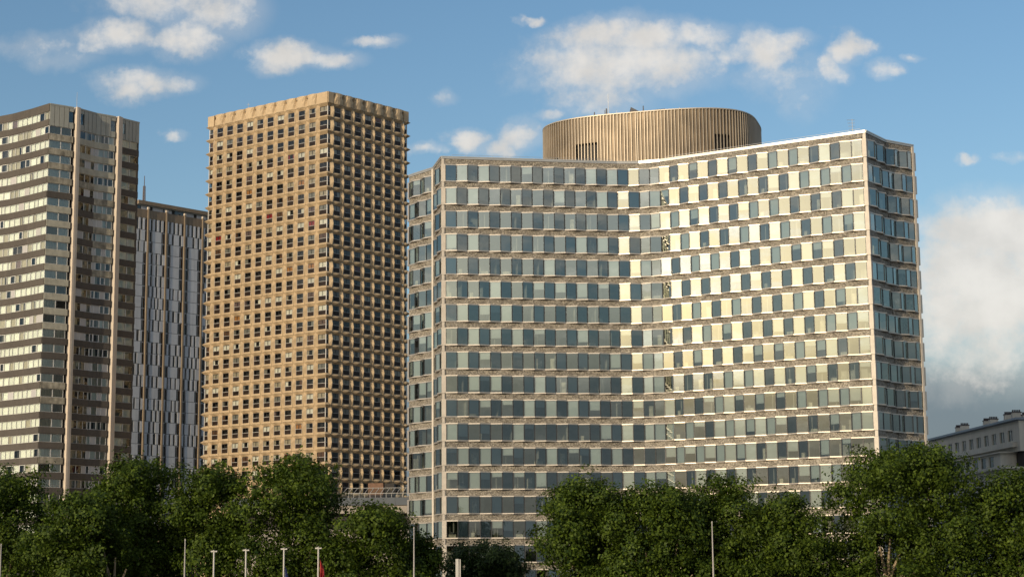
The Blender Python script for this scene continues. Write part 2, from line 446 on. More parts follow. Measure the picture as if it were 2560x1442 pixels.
    # corner piers: storey-high blocks with a notch at every floor
    def pier(fl, fr, wl, wr, name='corner_pier'):
        C = fl.B
        for row in range(NF):
            z = ZR-H*row
            mb = MB()
            def ring(w, du):
                o = fl.n+fr.n; o = o/(1+float(np.dot(fl.n, fr.n)))
                return [fl.p(fl.L-wl+du, w), tuple(C+o*w), fr.p(wr-du, w), fr.p(wr-du, -.3), tuple(C-o*.3), fl.p(fl.L-wl+du, -.3)]
            mb.prism(ring(.07, .01), z+.0, z+2.575, m_pier)
            mb.prism(ring(.012, .16), z-.80, z-.03, m_pier)
            if row == 0: mb.prism(ring(.012, .16), z+2.58, ZT-.3, m_pier)
            o = build(name, mb, root)
    pier(F[1], F[2], .1, .55); pier(F[5], F[6], .55, .42)
    # full-height round-edged pier in the left re-entrant and at the far right edge
    for f, u0, u1 in ((F[0], F[0].L-.42, F[0].L), (F[7], F[7].L-.42, F[7].L)):
        mb = MB(); f.box(mb, u0+.01, u1, -.3, .12, .0, ZT-.3, m_pier); build('pier', mb, root)
    for row in range(NF):   # little end boxes that stick out at the far right edge
        mb = MB(); z = ZR-H*row; F[7].box(mb, F[7].L-.10, F[7].L+.38, -.5, .05, z, z+2.58, m_trim); build('end_fin', mb, root)
        mb = MB(); F[0].box(mb, -.38, .06, -.5, .05, z, z+2.58, m_trim); build('end_fin', mb, root)
    # cornice, one length per facet
    for fi, f in enumerate(F):
        mb = MB(); e0 = .0; e1 = 0
        f.box(mb, -.0, f.L+.0, -.35, .10, ZT-.37, ZT-.16, m_cornice); f.box(mb, 0, f.L, -.45, .16, ZT-.158, ZT, m_cornice)
        build('cornice', mb, root)
    # storey floors, roof and inner walls
    back = [(50., 262.), (40., 300.), (2., 302.), (-6., 276.)]
    def inset(w):
        pts = []
        for i in range(9):
            if i == 0: n = F[0].n
            elif i == 8: n = F[7].n
            else:
                n = F[i-1].n+F[i].n; n = n/(1+float(np.dot(F[i-1].n, F[i].n)))
            pts.append(tuple(np.array(OFF[i])-n*w))
        return pts
    mb = MB(); plan = inset(.2)+back
    for row in range(NF+1):
        z = ZR-H*row+H
        if row == 0: mb.prism(plan, ZT-1.1, ZT-.25, m_ceil)
        else: mb.prism(plan, z-.80, z-.01, m_ceil)
    build('floor_slab', mb, root)
    mb = MB()
    for fi, f in enumerate(F):
        if f.L < 4: continue
        f.box(mb, 1.2, f.L-1.2, -6.2, -6., 0, ZT-1.1, m_inter)
        for row in range(NF):
            z = ZR-H*row; u = rng.uniform(1, 4)
            while u < f.L-.6:
                f.box(mb, u, u+.1, -6, -.45, z, z+2.59, m_inter); u += rng.choice((3.1, 3.1, 4.7, 6.2))
    f = F[3]; f.box(mb, -3, f.L+3, -7, -6.8, 0, ZT-1.1, m_inter)
    build('inner_wall', mb, root)
    # closed back and ground floor
    mb = MB(); bp = [OFF[8]]+back+[OFF[0]]
    for a, b in zip(bp[:-1], bp[1:]): Facet(a, b).box(mb, 0, Facet(a, b).L, -.3, -.01, 0, ZT-.3, m_peb)
    build('rear_wall', mb, root)
    # roof drum with ribs
    m_dr = mat('bronze_sheet', (.165, .125, .082), .55, metal=.35, var=.35, scale=.35, var2=.3, scale2=.1, streak=.25)
    m_rib = mat('bronze_rib', (.42, .36, .28), .5, metal=.4, var=.1, scale=.5)
    m_vent = mat('dark_louvre', (.02, .017, .015), .7)
    cx, cy, a, b, th = 22.25, 269.79, 16.55, 12.27, -.2807
    def ell(t, s=0.):
        ex = 2/3.18
        x = (a+s)*math.copysign(abs(math.cos(t))**ex, math.cos(t)); y = (b+s)*math.copysign(abs(math.sin(t))**ex, math.sin(t))
        return (cx+x*math.cos(th)-y*math.sin(th), cy+x*math.sin(th)+y*math.cos(th))
    ND = 190; zt = CZ+69.0; zb = ZT-.25
    # even spacing along the outline
    fine = [ell(2*math.pi*i/4000) for i in range(4001)]; cum = [0]
    for p, q in zip(fine[:-1], fine[1:]): cum.append(cum[-1]+math.dist(p, q))
    ring = [fine[int(np.searchsorted(cum, cum[-1]*i/ND))] for i in range(ND)]
    mb = MB(); vents = []
    def vent(i):
        x, y = ring[i]
        if y > 268: return None
        px = pix((x, y, zb+3))[0]
        if 1440 < px < 1494: return (zb, zb+4.9)
        if 1377 < px < 1394: return (zb, zb+3.4)
        if 1394 <= px < 1425: return (zb, zb+1.5)
        if 1778 < px < 1818: return (zb+2.6, zb+5.1)
    for i in range(ND):
        p, q = ring[i], ring[(i+1) % ND]; v = vent(i); segs = [(zb, zt)]
        if v: segs = [(v[1], zt)]+([(zb, v[0])] if v[0] > zb+.1 else [])
        for z0, z1 in segs: mb.poly([(*p, z0), (*q, z0), (*q, z1), (*p, z1)], m_dr)
    mb.poly([(*p, zt-.25) for p in ring], m_dr)
    drum = build('roof_drum', mb, root)
    def sub(name, mb, par, kind=None):
        o = bpy.data.objects.new(name, mb.mesh(name)); put(o, par)
        if kind: o['kind'] = kind
        return o
    mb = MB()
    for i in range(ND):
        p, q = ring[i], ring[(i+1) % ND]; f = Facet(p, q); f.box(mb, -.05, .05, .0, .2, zb, zt-.16, m_rib)
    sub('rib', mb, drum, 'stuff')
    mb = MB()
    for i in range(ND): Facet(ring[i], ring[(i+1) % ND]).box(mb, 0, Facet(ring[i], ring[(i+1) % ND]).L, -.12, .22, zt-.155, zt, m_rib)
    sub('rim', mb, drum)
    inn = [(cx+(p[0]-cx)*.95, cy+(p[1]-cy)*.95) for p in ring]; mb = MB(); last = None
    for i in list(range(ND))+[None]:
        on = i is not None and (vent(i) or vent((i+3) % ND) or vent(i-3))
        if on:
            p, q = inn[i], inn[(i+1) % ND]; mb.poly([(*p, zb), (*q, zb), (*q, zb+5.5), (*p, zb+5.5)], m_vent)
        elif mb.v: sub('louvre', mb, drum); mb = MB()
    # rooftop kit on the drum
    m_kit = mat('roof_kit', (.10, .10, .105), .6); m_mast = mat('galvanised', (.32, .33, .34), .45, metal=.5)
    def mast(px, ptop, Y, zb_, r=.05, arms=0, name='antenna', mt=None):
        t = at(px, ptop, Y); mb = MB(); mb.tube([(t[0], t[1], zb_), (t[0], t[1], t[2])], [r, r*.7], mt or m_mast)
        for k in range(arms):
            z = t[2]-.15-.45*k; mb.box(t[0]-.75+.1*k, t[0]+.35, t[1]-.025, t[1]+.025, z-.025, z+.025, mt or m_mast)
        return build(name, mb, root)
    mast(1520, 235, 262, zt-.3, .045); mast(1516, 272, 262, zt-.3, .16, mt=m_kit); mast(1512, 276, 262, zt-.3, .06, mt=m_kit); mast(1486, 281, 262, zt-.3, .12, mt=m_kit)
    mast(1541, 275, 262, zt-.3, .03); mast(1608, 265, 260, zt-.3, .11, mt=m_kit); mast(1553, 281, 262, zt-.3, .03); mast(1699, 268, 258, zt-.3, .04)
    a_ = at(1577, 268, 263); b_ = at(1603, 281, 263); mb = MB()
    mb.hexa([(a_[0], 263, zt-.3), (b_[0], 263, zt-.3), (b_[0], 266, zt-.3), (a_[0], 266, zt-.3), (a_[0], 263, a_[2]), (b_[0], 263, b_[2]), (b_[0], 266, b_[2]), (a_[0], 266, a_[2])], m_kit)
    build('stair_hood', mb, root)
    mb = MB(); ps = [at(x, y, 259) for x, y in ((1612, 281), (1640, 275), (1662, 272))]
    for p, q in zip(ps[:-1], ps[1:]): mb.tube([p, q], .035, m_kit, 4)
    for p in ps: mb.tube([(p[0], p[1], zt-.2), p], .035, m_kit, 4)
    build('roof_rail', mb, root)
    mast(2130, 298, 241, ZT, .04, 4); t = at(2122, 307, 241)
    # roof-edge guard rail along the two wings
    mb = MB()
    def rail(f, u0, u1, w, h):
        n = max(2, int((u1-u0)/1.9)); pp = [f.p(u0+(u1-u0)*i/n, w) for i in range(n+1)]
        for p in pp: mb.tube([(*p, ZT-.2), (*p, ZT+h)], .022, m_mast, 4)
        for p, q in zip(pp[:-1], pp[1:]): mb.tube([(*p, ZT+h), (*q, ZT+h)], .022, m_mast, 4)
    rail(F[2], 1.6, F[2].L-.5, -.7, .42); rail(F[5], .5, F[5].L-1., -.7, .45); rail(F[6], 1., F[6].L-1, -.8, .3); rail(F[7], .5, F[7].L-2.5, -.8, .3)
    build('guard_rail', mb, root)
    return root
office()

# ------------------------------------------------------------------ 2. beige tower with folded concrete window cells
m_beige = mat('beige_precast', (.45, .34, .21), .82, var=.07, scale=1.3, var2=.06, scale2=.12, bump=.15, bscale=4., streak=.05)
m_white_metal = mat('pale_aluminium', (.40, .39, .37), .45)
m_brownglass = mat('brown_enamelled_panel', (.022, .015, .012), .3, var=.5, scale=.33, spec=.2)
m_glassR = glass('flat_glass', (.66, .67, .65), .015, .004, (1, 1, 1), wav=.04)
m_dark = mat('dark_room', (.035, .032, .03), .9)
CURT = {'white': mat('white_curtain', (.78, .77, .70), .9, objvar=.1), 'cream': mat('cream_curtain', (.46, .41, .32), .9), 'grey': mat('grey_curtain', (.25, .25, .23), .9),
        'brown': mat('brown_curtain', (.16, .085, .05), .9), 'red': mat('red_curtain', (.32, .02, .025), .9), 'orange': mat('orange_curtain', (.48, .24, .08), .9), 'mauve': mat('mauve_curtain', (.20, .14, .14), .9)}
HL, HC, HR = (-61.94, 351.52), (-35.49, 332.85), (-20.82, 348.86)
def beige_tower():
    root = thing('apartment_tower', 'tall beige concrete tower with a honeycomb of folded window frames', 'tower', (-41, 345, 0))
    HBk = (HL[0]+HR[0]-HC[0], HL[1]+HR[1]-HC[1])
    G = [Facet(HBk, HL), Facet(HL, HC), Facet(HC, HR), Facet(HR, HBk)]
    H = 2.8; Z1 = CZ+89.12; NR = 28; ZTOP = Z1+4.62
    OW, OH, REC = .84, 1.80, .26         # half opening width, opening height, recess of the glass
    PB, PP = .46, .40                    # how far the beams and the piers fold outwards
    pool = {}
    def cell(mw):
        k = ('c', round(mw, 2))
        if k in pool: return pool[k]
        mb = MB(); h = mw/2-.022; zb, zt = -.455, 2.305; zm = .93
        Ntl, Ntr, Nbl, Nbr = (-h, 0, zt), (h, 0, zt), (-h, 0, zb), (h, 0, zb)
        Mt, Mb, Ml, Mr = (0, -PB, zt), (0, -PB, zb), (-h, -PP, zm), (h, -PP, zm)
        Otl, Otr, Obl, Obr = (-OW, REC, OH), (OW, REC, OH), (-OW, REC, 0), (OW, REC, 0)
        for t in ((Otl, Otr, Mt), (Ntl, Otl, Mt), (Otr, Ntr, Mt), (Obr, Obl, Mb), (Obl, Nbl, Mb), (Nbr, Obr, Mb),
                  (Obl, Otl, Ml), (Otl, Ntl, Ml), (Nbl, Obl, Ml), (Otr, Obr, Mr), (Ntr, Otr, Mr), (Obr, Nbr, Mr)):
            mb.poly(t[::-1], m_beige)
        pool[k] = mb; return mb
    def window(w, h=OH):
        k = ('w', round(w, 2))
        if k not in pool:
            fr = MB(); t = .05; y0, y1 = -.03, .05
            fr.box(0, w, y0-.03, y1, h*.455, h*.455+.07, m_white_metal); fr.box(0, t, y0, y1, 0, h*.455, m_white_metal); fr.box(w-t, w, y0, y1, 0, h*.455, m_white_metal)
            fr.box(0, t, y0, y1, h*.455+.07, h, m_white_metal); fr.box(w-t, w, y0, y1, h*.455+.07, h, m_white_metal)
            fr.box(t, w-t, y0, y1, h-t, h, m_jamb); fr.box(w/2-.03, w/2+.03, y0, y1, h*.455+.07, h-t, m_jamb)
            pn = MB(); pn.poly([(t, 0, h*.455), (w-t, 0, h*.455), (w-t, 0, h-t), (t, 0, h-t)], m_glassR)
            lo = MB(); lo.box(t, w-t, 0, .03, 0, h*.455, m_brownglass)
            pool[k] = (fr, pn, lo)
        return pool[k]
    def curtain(w, style, colr, h=OH):
        k = ('k', round(w, 2), style, colr)
        if k not in pool:
            mb = MB(); a, b = {'full': (.05, w-.05), 'left': (.05, w*.5), 'right': (w*.5, w-.05), 'edges': (.05, w*.28)}[style]
            n = 6
            for i in range(n):
                x0 = a+(b-a)*i/n; x1 = a+(b-a)*(i+1)/n; y0 = .1+(i % 2)*.05; y1 = .1+((i+1) % 2)*.05
                mb.poly([(x0, y0, h*.45), (x1, y1, h*.45), (x1, y1, h-.04), (x0, y0, h-.04)], CURT[colr])
            if style == 'edges': mb.poly([(w*.75, .12, h*.45), (w-.05, .12, h*.45), (w-.05, .12, h-.04), (w*.75, .12, h-.04)], CURT[colr])
            pool[k] = mb
        return pool[k]
    def pick(w):
        q = rng.random()
        if q < .34: return None
        colr = rng.choices(('white', 'cream', 'grey', 'brown', 'mauve', 'red', 'orange'), (30, 18, 22, 14, 8, 3, 3))[0]
        return curtain(w, rng.choices(('full', 'left', 'right', 'edges'), (55, 14, 12, 19))[0], colr)
    cells = Pieces(root, 'concrete_frame'); wins = Pieces(root, 'window')
    spec = [(G[1], .63, 10, 1.0), (G[2], .5, 7, .5)]
    fins = {}
    for gi, (f, a, n, b) in ((1, spec[0]), (2, spec[1])):
        mw = f.L/(a+n+b); u0 = a*mw; fins[gi] = (mw, u0, f.L-b*mw)
        for row in range(NR):
            z = Z1-H*row
            for i in range(n):
                u = u0+(i+.5)*mw; M = f.M(u, z)
                cells.add(cell(mw), M, (), mw*.5, H)
                fr, pn, lo = window(2*OW); c = pick(2*OW)
                wins.add(fr, f.M(u-OW, z, -REC), [('pane', pn), ('lower_panel', lo)]+([('curtain', c)] if c else []), 2*OW, OH)
    cells.finish(); wins.finish()
    # corner cells wrap round each edge
    def corner(fl, wl, fr_, wr, name='corner_frame'):
        C = fl.B; o = fl.n+fr_.n; o = o/(1+float(np.dot(fl.n, fr_.n)))
        tip = C+(fl.n+fr_.n)/np.hypot(*(fl.n+fr_.n))*.50
        def P3(p, z): return (p[0], p[1], z)
        gin = C-o*REC
        ul = fl.L-wl; el = min(1.39-OW, wl*.4); er = min(1.39-OW, wr*.4)
        nl = fl.p(ul); nrr = fr_.p(wr); ol = fl.p(ul+el, -REC); orr = fr_.p(wr-er, -REC)
        pl = fl.p(ul, PP); pr = fr_.p(wr, PP)
        for row in range(NR):
            z = Z1-H*row; mb = MB(); zt, zb, zm = z+2.325, z-.475, z+.93
            T, Tb = P3(tip, zt), P3(tip, zb)
            A = lambda *t: mb.poly(t, m_beige)
            ml = P3(fl.p(ul+wl*.45, PB), zt); mlb = P3(fl.p(ul+wl*.45, PB), zb); mr_ = P3(fr_.p(wr*.5, PB), zt); mrb = P3(fr_.p(wr*.5, PB), zb)
            # beam above
            A(P3(ol, z+OH), ml, P3(gin, z+OH)); A(P3(gin, z+OH), ml, T); A(P3(nl, zt), ml, P3(ol, z+OH))
            A(P3(gin, z+OH), mr_, P3(orr, z+OH)); A(P3(gin, z+OH), T, mr_); A(mr_, P3(nrr, zt), P3(orr, z+OH))
            # beam below
            A(P3(gin, z), mlb, P3(ol, z)); A(Tb, mlb, P3(gin, z)); A(P3(ol, z), mlb, P3(nl, zb))
            A(P3(orr, z), mrb, P3(gin, z)); A(mrb, Tb, P3(gin, z)); A(P3(orr, z), P3(nrr, zb), mrb)
            # half piers
            A(P3(ol, z), P3(pl, zm), P3(ol, z+OH)); A(P3(ol, z+OH), P3(pl, zm), P3(nl, zt)); A(P3(nl, zb), P3(pl, zm), P3(ol, z))
            A(P3(orr, z+OH), P3(pr, zm), P3(orr, z)); A(P3(nrr, zt), P3(pr, zm), P3(orr, z+OH)); A(P3(orr, z), P3(pr, zm), P3(nrr, zb))
            co = build(name, mb, root)
            gl = MB(); fm = MB(); lo = MB()
            for (p, q) in ((ol, gin), (gin, orr)):
                g = Facet(p, q); h = OH
                g.box(fm, 0, g.L, -.04, .06, z+h*.455, z+h*.455+.07, m_white_metal)
                gl.poly([(*g.p(0), z+h*.5), (*g.p(g.L), z+h*.5), (*g.p(g.L), z+h-.03), (*g.p(0), z+h-.03)], m_glassR)
                g.box(lo, .03, g.L-.03, -.03, 0, z, z+h*.455, m_brownglass)
                if g.L > 1.2: g.box(fm, g.L/2-.03, g.L/2+.03, -.03, .03, z+h*.5, z+h, m_jamb)
                if rng.random() < .55: g.box(lo, .06, g.L-.05, -.16, -.12, z+h*.46, z+h-.05, CURT[rng.choice(('white', 'white', 'cream', 'grey', 'brown'))])
            q = Facet(gin, (gin[0]+o[0], gin[1]+o[1]))
            fm.tube([(gin[0]+o[0]*.04, gin[1]+o[1]*.04, z), (gin[0]+o[0]*.04, gin[1]+o[1]*.04, z+OH)], .10, m_white_metal, 6)
            w = build('corner_window', fm, root)
            for nm, x in (('pane', gl), ('lower_panel', lo)):
                put(bpy.data.objects.new(nm, x.mesh(nm)), w)
    mw1 = fins[1][0]; mw2 = fins[2][0]
    corner(G[0], .5*mw2, G[1], fins[1][1]); corner(G[1], G[1].L-fins[1][2], G[2], fins[2][1]); corner(G[2], G[2].L-fins[2][2], G[3], .5*mw1)
    # parapet: one folded petal above each cell
    zb = 2.325; hp = ZTOP-Z1-zb
    def petal(w0, w1, name='parapet_petal'):
        k = ('pp', round(w0, 2), round(w1, 2))
        if k in pool: return pool[k]
        mb = MB()
        xs = [-w0, -w0*.93, -w0*.72, -w0*.36, 0, w1*.36, w1*.72, w1*.93, w1]
        prof = {0: [0, .15, .62, -.10], 1: [-.06, .06, .52, -.11], 2: [-.2, -.34, .0, -.14], 3: [-.38, -.42, -.36, -.17], 4: [-.44, -.45, -.42, -.19]}
        zs = [zb, zb+hp*.38, zb+hp*.70, zb+hp]
        idx = [0, 1, 2, 3, 4, 3, 2, 1, 0]
        for i in range(8):
            for j in range(3):
                p = lambda a, b: (xs[a], prof[idx[a]][b], zs[b]+(.05 if (b == 3 and idx[a] in (3, 4)) else 0))
                mb.poly([p(i, j), p(i+1, j), p(i+1, j+1), p(i, j+1)], m_beige)
        pool[k] = mb; return mb
    for gi, (f, a, n, b) in ((1, spec[0]), (2, spec[1])):
        mw, u0, u1 = fins[gi]
        for i in range(n):
            o = bpy.data.objects.new('parapet_petal', petal(mw/2, mw/2).mesh('parapet_petal')); put(o, root); o.matrix_local = Matrix.Translation(-root.location) @ f.M(u0+(i+.5)*mw, Z1)
        for (ua, ub) in ((0, u0), (u1, f.L)):
            mb = MB(); f.box(mb, ua, ub, -.3, .16, Z1+zb+.02, ZTOP-.05, m_beige); build('parapet_end', mb, root)
    m_roof = mat('roof_felt', (.12, .115, .11), .9)
    inn = lambda w: [tuple(np.array(p)+(np.array([-41.4, 350.9])-np.array(p))*w/22) for p in (HL, HC, HR, HBk)]
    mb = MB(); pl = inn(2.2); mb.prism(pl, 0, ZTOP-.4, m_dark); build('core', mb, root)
    mb = MB()
    for f in (G[0], G[3]): f.box(mb, 1.5, f.L-1.5, -.4, -.05, Z1-H*(NR-1), ZTOP-.3, m_beige)
    for f in G: f.box(mb, 0.05, f.L-.05, -.5, -.02, 0, Z1-H*(NR-1)-.48, m_beige)
    build('rear_wall', mb, root)
    mb = MB(); mb.prism(inn(.5), ZTOP-.55, ZTOP-.2, m_roof); build('roof', mb, root)
    t = at(621, 258, 352); mb = MB(); mb.tube([(t[0], t[1], ZTOP-.3), tuple(t)], .04, m_white_metal, 4); mb.box(t[0]-.25, t[0]+.25, t[1]-.02, t[1]+.02, t[2]-.4, t[2]-.35, m_white_metal)
    build('antenna', mb, root)
beige_tower()

# ------------------------------------------------------------------ 3. brown banded tower on the left
m_brown = mat('brown_pebble_band', (.080, .069, .058), .85, var=.10, scale=2.5, var2=.08, scale2=.2, streak=.08, objvar=.06)
m_bandb = mat('cleaned_band', (.36, .34, .27), .8, var=.12, scale=1.1, var2=.1, scale2=.3, streak=.12)
m_bandm = mat('half_cleaned_band', (.26, .235, .18), .8, var=.45, scale=1.0, var2=.2, scale2=.3, streak=.3)
m_pil = mat('pilaster_concrete', (.55, .47, .38), .75, var=.07, scale=.8, streak=.08)
m_clad = mat('grey_cladding', (.31, .31, .27), .6, var=.06, scale=1.1, streak=.08)
m_wframe = mat('white_frame', (.62, .61, .58), .5)
m_pale = mat('pale_infill', (.42, .41, .40), .6, objvar=.1)
m_glassA = glass('bluish_glass', (.84, .88, .86), .05, .006, (.9, .97, 1.), wav=.06)
def brown_tower():
    root = thing('apartment_tower', 'brown banded tower with continuous window strips and two pale full-height pilasters', 'tower', (-92, 345, 0))
    P = [(-117.5, 346.9), (-97.40, 335.25), (-92.73, 331.67), (-88.20, 327.73), (-84.10, 330.93), (-83.41, 331.64), (-81.06, 335.12), (-77.65, 338.07), (-76.96, 339.01), (-74.18, 342.53)]
    F = [Facet(P[i], P[i+1]) for i in range(9)]
    H = 2.8; Z1 = CZ+84.52; NR = 28; ZT = CZ+90.4; WH = 1.53; SH = H-WH
    pool = {}
    bands = Pieces(root, 'band_panel'); wins = Pieces(root, 'window')
    def win(w, kind):
        k = (round(w, 2), kind)
        if k in pool: return pool[k]
        fr = MB(); t = .06 if kind != 'framed' else .11; mt = m_wframe; y0, y1 = -.05, .05
        fr.box(0, w, y0, y1, 0, t, mt); fr.box(0, w, y0, y1, WH-t, WH, mt); fr.box(0, t, y0, y1, t, WH-t, mt); fr.box(w-t, w, y0, y1, t, WH-t, mt)
        subs = []
        if kind == 'infill':
            pn = MB(); pn.box(t, w-t, -.01, .03, t, WH-t, m_pale); subs.append(('infill_panel', pn))
        else:
            pn = MB(); pn.poly([(t, 0, t), (w-t, 0, t), (w-t, 0, WH-t), (t, 0, WH-t)], m_glassA); subs.append(('pane', pn))
            if kind == 'rail': fr.box(t, w-t, -.10, -.07, .38, .42, m_white_metal)
            cm = {'white': 'white', 'cream': 'cream', 'grey': 'grey', 'rail': 'white', 'framed': 'grey', 'half': 'cream', 'red': 'mauve'}.get(kind)
            if cm:
                a, b = (.06, w-.06) if kind not in ('half', 'framed') else (.06, w*.55); c = MB(); n = 8
                if kind == 'framed' : a, b = w*.62, w-.08
                for i in range(n):
                    x0 = a+(b-a)*i/n; x1 = a+(b-a)*(i+1)/n
                    c.poly([(x0, .12+(i % 2)*.05, .05), (x1, .12+((i+1) % 2)*.05, .05), (x1, .12+((i+1) % 2)*.05, WH-.05), (x0, .12+(i % 2)*.05, WH-.05)], CURT[cm])
                subs.append(('curtain', c))
        pool[k] = (fr, subs); return pool[k]
    def strip(f, u0, u1, ws, z, kinds, rec=.10):
        tot = sum(ws); u = u0
        for w in ws:
            w = w*(u1-u0)/tot; k = rng.choices([q[0] for q in kinds], [q[1] for q in kinds])[0]
            fr, subs = win(round(w, 1), k)
            wins.add(fr, f.M(u, z, -rec), subs, w, WH); u += w
    KL = (('white', 60), ('framed', 15), ('infill', 6), ('cream', 16), ('none', 4), ('half', 6), ('red', 1))
    KA = (('white', 46), ('cream', 20), ('rail', 18), ('grey', 8), ('none', 5)); KB = (('grey', 26), ('none', 26), ('infill', 24), ('half', 20)); KC = (('framed', 24), ('white', 20), ('half', 14), ('infill', 26), ('cream', 16)); KD = (('white', 70), ('cream', 12), ('none', 10), ('half', 8))
    cleaned_a = {0: 'm', 1: 'm', 2: 'm', 3: 'm', 5: 'b', 6: 'b', 7: 'b', 8: 'b', 9: 'b', 10: 'b', 11: 'b', 12: 'b', 13: 'b', 17: 'm', 18: 'm', 22: 'm'}
    cleaned_c = {-1: 'b', 0: 'b', 1: 'b', 2: 'b', 3: 'b', 4: 'm', 5: 'm', 6: 'm', 7: 'm', 8: 'm', 9: 'm'}
    cleaned_b = {-1: 'b', 0: 'b', 1: 'b', 2: 'b', 3: 'm'}
    def band(f, u0, u1, z, hgt, mt, out=.10):
        k = ('bd', round(u1-u0, 2), round(hgt, 2), mt.name, out)
        if k not in pool:
            mb = MB(); w = u1-u0; ch = .06
            mb.hexa([(0, -out+ch, 0), (w, -out+ch, 0), (w, .25, 0), (0, .25, 0), (0, -out, ch), (w, -out, ch), (w, .25, ch), (0, .25, ch)], mt)
            mb.hexa([(0, -out, ch), (w, -out, ch), (w, .25, ch), (0, .25, ch), (0, -out, hgt), (w, -out, hgt), (w, .25, hgt), (0, .25, hgt)], mt); pool[k] = mb
        bands.add(pool[k], f.M(u0, z), (), u1-u0, hgt)
    MT = {'m': m_bandm, 'b': m_bandb}
    for row in range(-1, NR):
        z = Z1-H*row                      # top of this row's band = sill
        for fi in (0, 1, 2):
            f = F[fi]; nseg = max(1, round(f.L/6)); n = nseg
            for i in range(nseg): band(f, f.L*i/nseg+.004, f.L*(i+1)/nseg-.004, z-SH, SH, m_brown)
            strip(f, 0.02, f.L-.02, [rng.choice((.9, 1.3, 1.3, 1.6)) for _ in range(max(1, round(f.L/1.35)))], z, KL if fi < 2 else KL+(('white', 40),))
        if row >= 0:
            band(F[3], .02, F[3].L-.35, z-SH, SH, MT.get(cleaned_a.get(row), m_brown))
            strip(F[3], .05, F[3].L-.6, (1.15, 1.), z, KA)
            band(F[5], .1, F[5].L-.005, z-SH, SH, MT.get(cleaned_b.get(row), m_brown)); strip(F[5], .2, F[5].L-.02, (1.3, 1.1, .8), z, KB, .14)
            band(F[6], .005, F[6].L-.3, z-SH, SH, MT.get(cleaned_c.get(row), m_brown)); strip(F[6], .02, F[6].L-.4, (.7, 1.2, .9, 1.2), z, KC, .14)
            band(F[8], .15, F[8].L, z-SH, SH, m_brown); strip(F[8], .2, F[8].L-.03, (1., 1.), z, KD)
    bands.finish(); wins.finish()
    # top: plain band on the left wing, tall cladding panels on the folded end
    for fi in (0, 1, 2):
        f = F[fi]; mb = MB(); f.box(mb, 0, f.L, -.3, .1, Z1+H+WH+.005, ZT, m_brown); build('top_band', mb, root)
    zc0 = Z1+WH+.03
    def clad(f, u0, u1, n, winpos):
        w = (u1-u0)/n
        for i in range(n):
            a = u0+w*i+.045; b = u0+w*(i+1)-.045; mb = MB()
            if i == winpos:
                f.box(mb, a, b, -.2, .06, zc0, zc0+1.15, m_clad); build('cladding_panel', mb, root); mb = MB(); f.box(mb, a, b, -.2, .06, ZT-1.0, ZT-.3, m_clad); build('cladding_panel', mb, root)
                g = MB(); f.box(g, a+.03, b-.03, -.17, -.14, zc0+1.15, ZT-1.0, m_glassA); wn = build('top_window', g, root)
            else:
                f.box(mb, a, b, -.2, .10, zc0, ZT-.3, m_clad); build('cladding_panel', mb, root)
        mb = MB(); f.box(mb, u0, u1, -.3, .14, ZT-.295, ZT, m_clad); build('coping', mb, root)
        mb = MB(); f.box(mb, u0, u1, -.5, -.22, zc0-.02, ZT-.3, m_dark); build('cladding_backing', mb, root)
    clad(F[3], .0, F[3].L-.3, 5, 4); clad(F[5], .12, F[5].L, 4, 0); clad(F[6], 0, F[6].L-.25, 4, 3); clad(F[8], .12, F[8].L, 5, 0)
    for fi in (4, 7):
        f = F[fi]; mb = MB(); f.box(mb, .06, f.L*.52, -.6, .55, 0, ZT+.03, m_pil); f.box(mb, f.L*.52+.03, f.L-.05, -.6, .50, 0, ZT, m_pil); build('pilaster', mb, root)
    # body behind the glass, and end wall
    def ins(w):
        out = []
        for i in range(10):
            n = F[min(i, 8)].n+F[max(i-1, 0)].n; n = n/(1+float(np.dot(F[min(i, 8)].n, F[max(i-1, 0)].n))); out.append(tuple(np.array(P[i])-n*w))
        return out
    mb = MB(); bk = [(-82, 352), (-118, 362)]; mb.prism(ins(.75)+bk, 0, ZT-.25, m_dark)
    build('core', mb, root)
    mb = MB()
    for row in range(NR+1): mb.prism(ins(.12)+bk, Z1-H*row-SH+.05+H, Z1-H*row-.02+H, m_brown)
    build('floor_slab', mb, root)
    mb = MB(); e = Facet(P[9], (-82, 352)); e.box(mb, 0, e.L, -.3, 0, 0, ZT-.3, m_brown); build('rear_wall', mb, root)
    t = at(193, 231, 333); mb = MB(); mb.tube([(t[0], t[1], ZT-.3), tuple(t)], [.06, .03], m_white_metal, 5); build('roof_mast', mb, root)
brown_tower()

